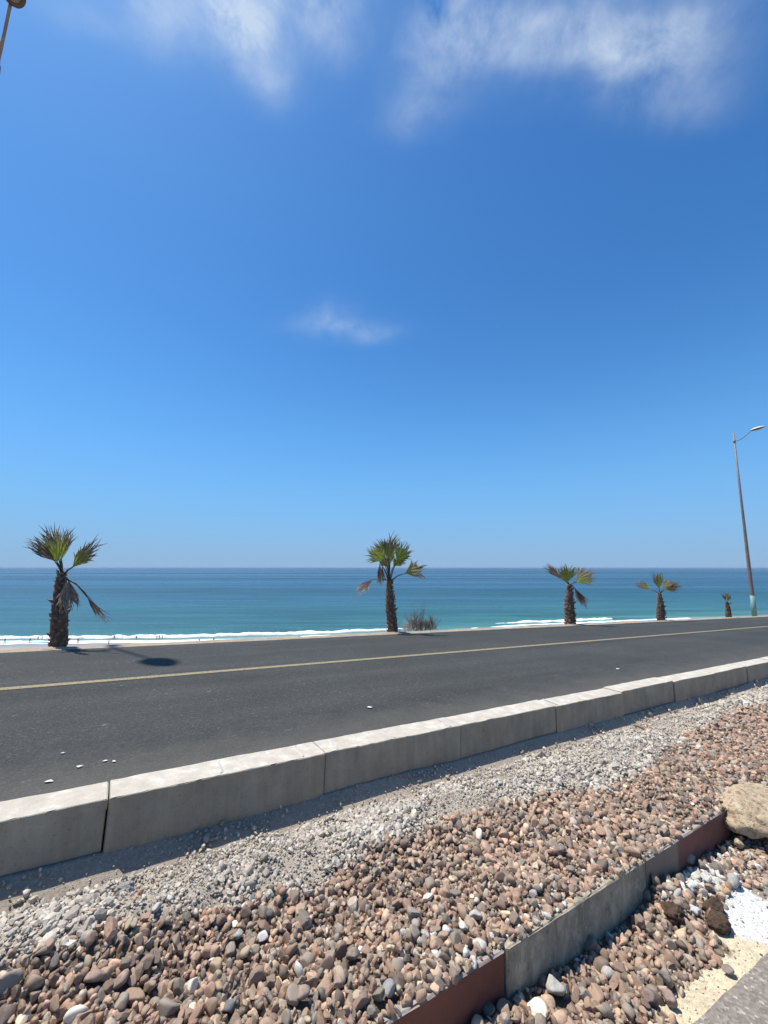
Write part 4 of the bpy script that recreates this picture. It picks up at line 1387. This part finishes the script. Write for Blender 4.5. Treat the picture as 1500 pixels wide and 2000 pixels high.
def fan(parent, p0, hub, d, side, radius, spread, pal, droop=0.25, n=26, split=0.70, curl=0.0, rs=1):
    """one frond: stalk from p0 to hub and a pleated fan of leaflets around direction d, opening along side"""
    r = random.Random(rs)
    p0 = Vector(p0); hub = Vector(hub); d = Vector(d).normalized(); side = Vector(side)
    side = (side - d * side.dot(d)).normalized(); nrm = d.cross(side)
    mid = (p0 + hub) / 2 + Vector((0, 0, 1)) * (hub - p0).length * 0.10
    st = tube('leaf_stalk', [p0, p0.lerp(mid, 0.6), mid, mid.lerp(hub, 0.6), hub], [0.022 * radius ** 0.5 * 1.2] + [0.016 * radius ** 0.5] * 2 + [0.012 * radius ** 0.5] * 2, M_PETI, parent, 6)
    VV = []; FF = []; CC = []
    seg = 7
    da = 2 * spread / (n - 1)
    for i in range(n):
        a = -spread + da * i
        q = abs(a) / max(spread, 0.01)
        rad = radius * (1.0 - 0.28 * q ** 1.8) * r.uniform(0.74, 1.08)
        ld = (d * math.cos(a) + side * math.sin(a)).normalized()
        lp = (side * math.cos(a) - d * math.sin(a)).normalized()
        dr = droop * r.uniform(0.5, 1.6); twist = r.uniform(-0.35, 0.35); tipside = r.uniform(-0.28, 0.28)
        base = len(VV)
        cshift = r.uniform(0.8, 1.25)
        for k in range(seg + 1):
            t = k / seg
            c = hub + ld * (rad * t) + nrm * (curl * rad * t * t + 0.012 * rad * math.sin(t * 9 + i))
            over = max(0, t - split)
            c = c + Vector((0, 0, -1)) * (dr * rad * (0.25 * t * t + 1.9 * over * over)) + lp * (tipside * rad * over * 2)
            wj = rad * t * math.tan(min(da, 0.35)) * 0.62
            if t > split: wj = radius * split * math.tan(min(da, 0.35)) * 0.62 * (1 - (t - split) / (1 - split)) ** 0.6
            wj = max(wj, 0.0012)
            fold = 0.35 * wj
            e1_ = lp * wj; up_ = nrm * fold
            VV += [c - e1_ - up_, c + up_ * 0.8, c + e1_ - up_]
            x = t * 3; i0 = min(2, int(x)); fr = x - i0
            c0_, c1_ = pal[i0], pal[i0 + 1]
            cc_ = tuple((c0_[z] * (1 - fr) + c1_[z] * fr) * cshift for z in range(3))
            CC += [cc_] * 3
        for k in range(seg):
            b0 = base + 3 * k
            FF += [(b0, b0 + 1, b0 + 4, b0 + 3), (b0 + 1, b0 + 2, b0 + 5, b0 + 4)]
    me = np_mesh('frond', np.array([tuple(v) for v in VV]), FF, False, np.array(CC))
    fr_ = link('frond', me, parent, M_LEAF)
    st.name = 'leaf_stalk'
    return fr_


boot_v = [(-1, 0, 0), (1, 0, 0), (0.75, 0.05, 1.0), (-0.75, 0.05, 1.0), (-0.9, 0.55, 0.0), (0.9, 0.55, 0.0), (0.5, 1.05, 1.5), (-0.55, 0.95, 1.35), (0, 1.25, 1.75), (0, 0.8, 0.0)]
boot_f = [(0, 1, 2), (0, 2, 3), (4, 9, 8), (4, 8, 7), (9, 5, 6), (9, 6, 8), (1, 5, 6), (1, 6, 2), (0, 3, 7), (0, 7, 4), (3, 2, 8), (2, 6, 8), (3, 8, 7), (0, 4, 9), (0, 9, 1), (1, 9, 5)]
BOOTS = []
for k in range(6):
    r = random.Random(k + 50)
    vs = [(x * r.uniform(0.8, 1.2), y * r.uniform(0.85, 1.2), z * r.uniform(0.75, 1.25)) for x, y, z in boot_v]
    m_ = np_mesh('leaf_base', vs, boot_f, False); m_.materials.append(M_BOOT); BOOTS.append(m_)


def palm(base_px, top_px, rb, rm, rt_, fronds, label, nb, v_at=8.78, lean=0.0, seed=1, lift=0.0):
    r = random.Random(seed)
    az = ray(*base_px)[:2]; az = az / (az @ V[:2])
    pxy = az * v_at
    wz = W(pxy @ U[:2], v_at, -0.05)[2]
    base = Vector((pxy[0], pxy[1], wz))
    d = float(project(np.array(base))[2]); s = d / F           # metres per pixel at the palm
    rt = empty('palm_tree', base, label, 'palm tree', 'palm trees along the far edge of the road')
    bx_, by_ = project(np.array(base))[:2]

    def P(x, y, dep=0.0):
        """pixel of the photograph to the palm's own space, dep in pixels away from the camera"""
        q = ray(x, y); q = CAM + q * ((d + dep * s) / (q[1] * CT + q[2] * ST))
        return Vector(q) - base
    top = P(*top_px)
    # trunk
    ns = 26; VV = []; FF = []; seg = 18
    for i in range(ns + 1):
        t = i / ns
        c = top * t + Vector((0.02 * math.sin(t * 4 + seed), 0, 0))
        if i == 0: c = Vector((0, 0, -0.15))
        rad = (rb * (1 - t) + rm * t if t < 0.45 else (rb * 0.55 + rm * 0.45) * (1 - (t - 0.45) / 0.55) ** 1.0 + rt_ * ((t - 0.45) / 0.55)) * s * 0.70
        rad *= 1 + 0.05 * math.sin(i * 2.4)
        for k in range(seg):
            a_ = 2 * math.pi * k / seg
            q = rad * (1 + 0.10 * r.uniform(-1, 1))
            VV.append((c.x + q * math.cos(a_), c.y + q * math.sin(a_), c.z))
    for i in range(ns):
        for k in range(seg): FF.append((i * seg + k, i * seg + (k + 1) % seg, (i + 1) * seg + (k + 1) % seg, (i + 1) * seg + k))
    me = bpy.data.meshes.new('trunk'); me.from_pydata(VV, [], FF + [tuple(ns * seg + k for k in range(seg))])
    link('trunk', me, rt, M_TRUNK)
    # leaf bases in rising spirals
    for i in range(nb):
        t = (i + 0.5) / nb
        a_ = i * 2.39996 + r.uniform(-0.25, 0.25)
        c = top * t
        rad = (rb * (1 - t) + rm * t if t < 0.45 else (rb * 0.55 + rm * 0.45) * (1 - (t - 0.45) / 0.55) + rt_ * ((t - 0.45) / 0.55)) * s * 0.70
        o = bpy.data.objects.new('leaf_base', BOOTS[i % 6]); COL.objects.link(o); o.parent = rt
        w_ = max(rad * 0.24, rb * s * 0.15) * r.uniform(0.75, 1.3)
        out_ = Vector((math.cos(a_), math.sin(a_), 0))
        M_ = Matrix.Translation(c + out_ * rad * 0.86) @ Matrix.Rotation(a_ - math.pi / 2, 4, 'Z') @ Matrix.Rotation(r.uniform(-0.5, 0.15), 4, 'X') @ Matrix.Rotation(r.uniform(-0.25, 0.25), 4, 'Y') @ Matrix.Diagonal((w_, w_ * r.uniform(0.8, 1.5), w_ * r.uniform(0.8, 1.5), 1))
        o.matrix_local = M_
    for i, f in enumerate(fronds):
        (x0, y0), (hx, hy), (tx, ty), sp, pal_, droop, face, dep, n = f
        p0 = P(x0, y0, 0); hb = P(hx, hy, dep * 0.35); tp = P(tx, ty, dep)
        dd = tp - hb; rad = dd.length
        view = (base + hb - Vector(CAM)).normalized()
        side0 = dd.normalized().cross(view)
        side = side0 * math.cos(face) + view * math.sin(face)
        fan(rt, p0, hb, dd, side, rad, R(sp), pal_, droop, n, rs=seed * 100 + i)
    return rt


palm((120, 1270), (121, 1119), 20, 17.5, 8, [
    ((122, 1122), (110, 1097), (54, 1046), 20, DRY, 0.14, 0.3, 10, 24),
    ((121, 1122), (108, 1098), (74, 1050), 13, DRY, 0.1, -0.6, -12, 14),
    ((122, 1122), (112, 1098), (103, 1030), 27, GREEN, 0.06, 0.15, 0, 30),
    ((122, 1122), (116, 1096), (90, 1019), 17, DRY, 0.05, 0.6, 25, 18),
    ((122, 1122), (120, 1092), (139, 1021), 15, DRY, 0.10, 0.5, 14, 20),
    ((123, 1122), (118, 1097), (124, 1034), 26, GREEN, 0.06, 0.9, -20, 24),
    ((125, 1122), (141, 1108), (203, 1046), 20, OLIVE, 0.18, 0.7, 0, 22),
    ((125, 1122), (142, 1108), (182, 1062), 30, GREEN, 0.35, 0.4, 14, 20),
    ((126, 1128), (129, 1133), (137, 1196), 22, TAN, 0.0, 0.4, -18, 18),
    ((124, 1128), (126, 1136), (124, 1196), 16, DEAD, 0.0, 0.4, -20, 16),
    ((127, 1129), (133, 1132), (152, 1194), 15, DARK, 0.05, 0.5, -6, 12),
    ((130, 1131), (167, 1159), (216, 1223), 9, DARK, 0.02, 0.9, -8, 14),
    ((130, 1130), (170, 1166), (197, 1204), 10, DARK, 0.05, 0.3, 0, 10),
    ((121, 1126), (112, 1128), (106, 1166), 10, DARK, 0.0, 0.6, 5, 8)],
    'leftmost and largest palm, shaggy dark trunk with a dead leaf hanging to the right', 110, seed=1)
palm((770, 1241), (761, 1134), 14, 12.5, 6.5, [
    ((761, 1134), (748, 1094), (716, 1069), 50, GREEN, 0.16, 0.2, -8, 30),
    ((761, 1134), (752, 1088), (738, 1048), 34, GREEN, 0.10, 0.5, 10, 26),
    ((761, 1134), (758, 1090), (764, 1036), 28, OLIVE, 0.10, 0.3, 0, 28),
    ((761, 1134), (760, 1086), (778, 1046), 30, DRY, 0.14, 0.9, 20, 24),
    ((762, 1134), (775, 1097), (800, 1056), 40, GREEN, 0.16, 0.2, -8, 30),
    ((762, 1134), (772, 1100), (798, 1082), 36, OLIVE, 0.25, 0.6, 12, 22),
    ((764, 1134), (792, 1120), (836, 1100), 40, OLIVE, 0.38, 0.3, 0, 26),
    ((759, 1134), (727, 1132), (694, 1160), 24, DEAD, 0.12, 0.5, 0, 22),
    ((759, 1134), (742, 1098), (741, 1148), 12, DARK, 0.0, 0.5, -8, 12),
    ((760, 1134), (746, 1104), (749, 1147), 10, DARK, 0.0, 0.3, 0, 10),
    ((760, 1134), (758, 1108), (742, 1080), 40, OLIVE, 0.25, 0.4, 10, 18),
    ((760, 1134), (768, 1106), (786, 1086), 40, GREEN, 0.25, 0.2, 16, 18),
    ((760, 1134), (762, 1102), (762, 1062), 32, GREEN, 0.1, 0.6, 12, 22)],
    'middle palm with a full green crown, taller than the two to its right', 96, seed=2)
palm((1116, 1222), (1112, 1142), 14, 11, 5, [
    ((1112, 1142), (1094, 1130), (1064, 1100), 20, DRY, 0.14, 0.3, 0, 20),
    ((1112, 1142), (1107, 1136), (1092, 1104), 34, OLIVE, 0.2, 0.2, 8, 24),
    ((1112, 1142), (1109, 1136), (1110, 1098), 38, GREEN, 0.14, 0.3, -6, 26),
    ((1113, 1142), (1126, 1136), (1158, 1106), 36, OLIVE, 0.2, 0.3, 5, 26),
    ((1113, 1142), (1127, 1138), (1166, 1124), 30, GREEN, 0.3, 0.5, -6, 24),
    ((1113, 1142), (1124, 1150), (1150, 1189), 15, DARK, 0.03, 0.4, -5, 14),
    ((1113, 1142), (1122, 1148), (1136, 1184), 12, DEAD, 0.03, 0.5, 0, 10)],
    'stout palm right of centre with a grey dead leaf hanging on its right', 64, seed=3)
palm((1294, 1215), (1288, 1160), 10.5, 8.5, 3.5, [
    ((1288, 1160), (1270, 1152), (1239, 1132), 24, OLIVE, 0.3, 0.3, 0, 20),
    ((1288, 1160), (1287, 1150), (1279, 1114), 22, OLIVE, 0.06, 0.3, 5, 18),
    ((1288, 1160), (1288, 1150), (1291, 1112), 14, GREEN, 0.05, 0.5, -5, 14),
    ((1289, 1160), (1296, 1150), (1312, 1128), 30, OLIVE, 0.2, 0.2, 4, 18),
    ((1289, 1160), (1299, 1150), (1334, 1138), 26, DRY, 0.2, 0.3, -4, 20),
    ((1289, 1160), (1299, 1152), (1326, 1150), 20, GREEN, 0.2, 0.5, 0, 14)],
    'small palm with three spread leaves, second from the right', 50, seed=4)
palm((1425, 1208), (1419, 1175), 7.0, 6.0, 3.2, [
    ((1419, 1178), (1418, 1174), (1411, 1158), 16, DRY, 0.1, 0.3, 0, 10),
    ((1419, 1178), (1420, 1174), (1420, 1154), 16, OLIVE, 0.1, 0.3, 3, 10),
    ((1419, 1178), (1421, 1175), (1428, 1159), 16, DRY, 0.1, 0.4, -3, 10),
    ((1420, 1180), (1423, 1180), (1432, 1176), 14, DRY, 0.3, 0.5, 0, 8)],
    'stunted little palm stump with few leaves just left of the lamp post', 22, seed=5)


# ------------------------------------------------------------------ dry shrub beside the middle palm
def shrub(px0, px1, ybase, hpx, name, label, n, mat, v_at, seed, peaks):
    r = random.Random(seed)
    az = ray((px0 + px1) / 2, ybase)[:2]; az = az / (az @ V[:2]); pxy = az * v_at
    base = Vector((pxy[0], pxy[1], W(pxy @ U[:2], v_at, -0.03)[2]))
    d = float(project(np.array(base))[2]); s = d / F
    rt = empty(name, base, label, 'shrub')
    rightv = Vector((U[0], U[1], U[2])).normalized()
    VV = []; FF = []

    def twig(p, dirv, ln, rad, depth):
        pts = [p]; dv = dirv.normalized()
        for k in range(4):
            dv = (dv + Vector((r.uniform(-1, 1), r.uniform(-1, 1), r.uniform(-0.6, 0.9))) * 0.28).normalized()
            pts.append(pts[-1] + dv * ln / 4)
        for k in range(4):
            a, b = pts[k], pts[k + 1]
            t_ = (b - a).normalized(); e = t_.cross(Vector((0.3, 0.5, 0.8))).normalized(); g_ = t_.cross(e)
            ra, rb_ = rad * (1 - k / 5), rad * (1 - (k + 1) / 5)
            i0 = len(VV)
            for (c, rr_) in ((a, ra), (b, rb_)):
                for q in range(3):
                    an = q * 2.094
                    VV.append(tuple(c + (e * math.cos(an) + g_ * math.sin(an)) * rr_))
            for q in range(3): FF.append((i0 + q, i0 + (q + 1) % 3, i0 + 3 + (q + 1) % 3, i0 + 3 + q))
        if depth > 0:
            for k in range(5):
                twig(pts[r.randint(1, 4)], dv + Vector((r.uniform(-1, 1), r.uniform(-1, 1), r.uniform(-0.3, 1))), ln * 0.5, rad * 0.6, depth - 1)
    wd = (px1 - px0) * s
    for k in range(n):
        f = r.random()
        x = (f - 0.5) * wd
        hh = hpx * s * max(0.35, max(pk[1] * math.exp(-((f - pk[0]) / pk[2]) ** 2) for pk in peaks))
        twig(rightv * x + Vector((r.uniform(-1, 1) * 0.1, r.uniform(-0.1, 0.3), 0)), Vector((r.uniform(-0.5, 0.5), r.uniform(-0.5, 0.5), 1.0)), hh * r.uniform(0.6, 1.05), 0.0065, 2)
    me = np_mesh('twigs', VV, FF, False)
    link('twigs', me, rt, mat)
    return rt


M_TWIG = simple_mat('dry twigs', (0.16, 0.10, 0.07), (0.36, 0.24, 0.18), 9)
M_TWIG2 = simple_mat('bleached twigs', (0.60, 0.53, 0.45), (0.80, 0.72, 0.62), 9)
shrub(800, 858, 1238, 40, 'dry_shrub', 'dry brown twiggy shrub on the verge right of the middle palm', 90, M_TWIG, 8.85, 3, [(0.28, 1.0, 0.13), (0.6, 0.5, 0.25), (0.92, 0.6, 0.12)])
shrub(784, 812, 1240, 15, 'dry_shrub', 'low bleached tangle of twigs at the foot of the middle palm', 22, M_TWIG2, 8.72, 8, [(0.5, 1.0, 0.6)])
M_DRYG = simple_mat('dry weed', (0.30, 0.24, 0.14), (0.42, 0.34, 0.22), 9)


# ------------------------------------------------------------------ people on the beach
def body_mesh(pose):
    me = bpy.data.meshes.new('person_body')
    if pose == 'stand':
        J = [(0, 0, 0.95), (0, 0, 1.2), (0, 0, 1.42), (0, 0, 1.55), (0, 0.01, 1.66), (0.10, 0, 0.90), (0.11, 0.02, 0.48), (0.12, 0, 0.08), (0.12, 0.14, 0.03), (-0.10, 0, 0.90), (-0.12, 0.0, 0.48), (-0.13, 0, 0.08), (-0.13, 0.14, 0.03), (0.19, 0, 1.40), (0.25, 0.02, 1.12), (0.26, 0.10, 0.88), (-0.19, 0, 1.40), (-0.26, -0.02, 1.12), (-0.27, 0.05, 0.86)]
    else:
        J = [(0, 0, 0.93), (0, 0.02, 1.18), (0, 0.05, 1.40), (0, 0.06, 1.53), (0, 0.08, 1.64), (0.09, 0, 0.88), (0.10, 0.22, 0.50), (0.10, 0.30, 0.08), (0.10, 0.44, 0.05), (-0.09, 0, 0.88), (-0.10, -0.05, 0.46), (-0.10, -0.34, 0.12), (-0.10, -0.24, 0.03), (0.19, 0.04, 1.38), (0.24, -0.14, 1.12), (0.24, -0.08, 0.88), (-0.19, 0.04, 1.38), (-0.24, 0.20, 1.14), (-0.22, 0.38, 0.96)]
    Ed = [(0, 1), (1, 2), (2, 3), (3, 4), (0, 5), (5, 6), (6, 7), (7, 8), (0, 9), (9, 10), (10, 11), (11, 12), (2, 13), (13, 14), (14, 15), (2, 16), (16, 17), (17, 18)]
    rd = [0.13, 0.12, 0.13, 0.055, 0.10, 0.09, 0.06, 0.04, 0.035, 0.09, 0.06, 0.04, 0.035, 0.055, 0.04, 0.03, 0.055, 0.04, 0.03]
    me.from_pydata(J, Ed, [])
    o = bpy.data.objects.new('tmp', me); COL.objects.link(o)
    md = o.modifiers.new('s', 'SKIN')
    for i, v in enumerate(me.skin_vertices[0].data): v.radius = (rd[i], rd[i]); v.use_root = (i == 0)
    o.modifiers.new('d', 'SUBSURF').levels = 1
    dg = bpy.context.evaluated_depsgraph_get()
    m2 = bpy.data.meshes.new_from_object(o.evaluated_get(dg))
    bpy.data.objects.remove(o)
    # parts of the body by height: skin and shorts are told apart by material slots
    return m2


M_SKIN = simple_mat('tanned skin', (0.16, 0.09, 0.06), (0.22, 0.13, 0.09), 5, 0.6)
CLOTH = [simple_mat('dark cloth', (0.02, 0.02, 0.03), (0.05, 0.05, 0.06), 5), simple_mat('blue cloth', (0.02, 0.04, 0.12), (0.04, 0.07, 0.18), 5), simple_mat('red cloth', (0.18, 0.02, 0.02), (0.25, 0.04, 0.03), 5)]
bodies = {}
for ps in ('stand', 'walk'):
    for ci in range(3):
        b0 = body_mesh(ps)
        b0.materials.clear(); b0.materials.append(M_SKIN); b0.materials.append(CLOTH[ci])
        for p in b0.polygons:
            p.use_smooth = True
            z = p.center.z
            p.material_index = 1 if (0.5 < z < 1.44 and abs(p.center.x) < 0.2) or z > 1.68 else 0
        bodies[(ps, ci)] = b0
PEOPLE = [(9, 1256.5, 'walk', 0, 1, 'person in dark clothes walking at the far left of the beach'), (58, 1255.5, 'stand', 1, 1, 'person in blue standing in the foam left of the largest palm'),
          (152, 1257, 'walk', 2, 1, 'person in red walking just right of the largest palm trunk'), (212, 1261, 'stand', 0, 1.12, 'person in dark clothes standing alone on the wet sand'),
          (74, 1250, 'stand', 0, 0.85, 'bather standing in the surf, left one of a pair near the largest palm'), (82, 1249.5, 'walk', 0, 0.85, 'bather wading in the surf, right one of a pair near the largest palm'),
          (223, 1247.5, 'stand', 0, 0.8, 'bather in the surf directly behind the lone standing person'), (238, 1247, 'walk', 1, 0.8, 'blue-clad bather beside the bather behind the lone person'),
          (266, 1249, 'stand', 0, 0.85, 'bather wading midway along the left surf'), (290, 1243.5, 'stand', 0, 0.8, 'bather out behind the breaking wave'),
          (306, 1247.5, 'walk', 0, 0.8, 'left bather of three wading close together'), (311, 1247.5, 'stand', 2, 0.8, 'red-clad middle bather of three wading close together'), (317, 1247, 'stand', 0, 0.8, 'right bather of three wading close together'),
          (389, 1256, 'stand', 0, 0.85, 'small figure on the sand just above the road edge'), (417, 1255.5, 'walk', 0, 1.15, 'tall person in dark clothes walking the waterline above the lamp shadow'),
          (584, 1249.5, 'stand', 0, 0.9, 'person at the waterline left of the middle palm'), (910, 1236, 'stand', 0, 1.0, 'person by the surf right of the dry shrub'), (1022, 1229, 'walk', 0, 0.9, 'last person by the surf, toward the right')]
for i, (x, yf, ps, ci, sc_, lab) in enumerate(PEOPLE):
    zz = ZSEA + 0.25
    fx, fy = flat(x, yf, zz)
    o = bpy.data.objects.new('person', bodies[(ps, ci)]); COL.objects.link(o)
    o.location = (fx, fy, zz - 0.1); o.rotation_euler = (0, 0, i * 1.7); o.scale = (sc_,) * 3
    tag(o, lab, 'person', 'people on the beach')

# ------------------------------------------------------------------ sea air
def haze():
    bm = bmesh.new(); bmesh.ops.create_cube(bm, size=1.0)
    z0, z1 = ZSEA - 1.6, 17.5
    for v in bm.verts:
        v.co = Vector((v.co.x * 190000, v.co.y * 190000, z0 if v.co.z < 0 else z1))
    me = bpy.data.meshes.new('haze'); bm.to_mesh(me); bm.free()
    m = bpy.data.materials.new('sea haze'); m.use_nodes = True
    t = m.node_tree; t.nodes.clear()
    o_ = t.nodes.new('ShaderNodeOutputMaterial'); p = t.nodes.new('ShaderNodeVolumePrincipled')
    p.inputs['Color'].default_value = (0.50, 0.64, 0.82, 1); p.inputs['Density'].default_value = HAZE
    t.links.new(p.outputs[0], o_.inputs['Volume'])
    o = link('haze', me, None, m); tag(o, kind='stuff')


HAZE = 0.00004
haze()

# ------------------------------------------------------------------ render settings that the scene wants
scene.render.engine = 'CYCLES'
scene.cycles.max_bounces = 8
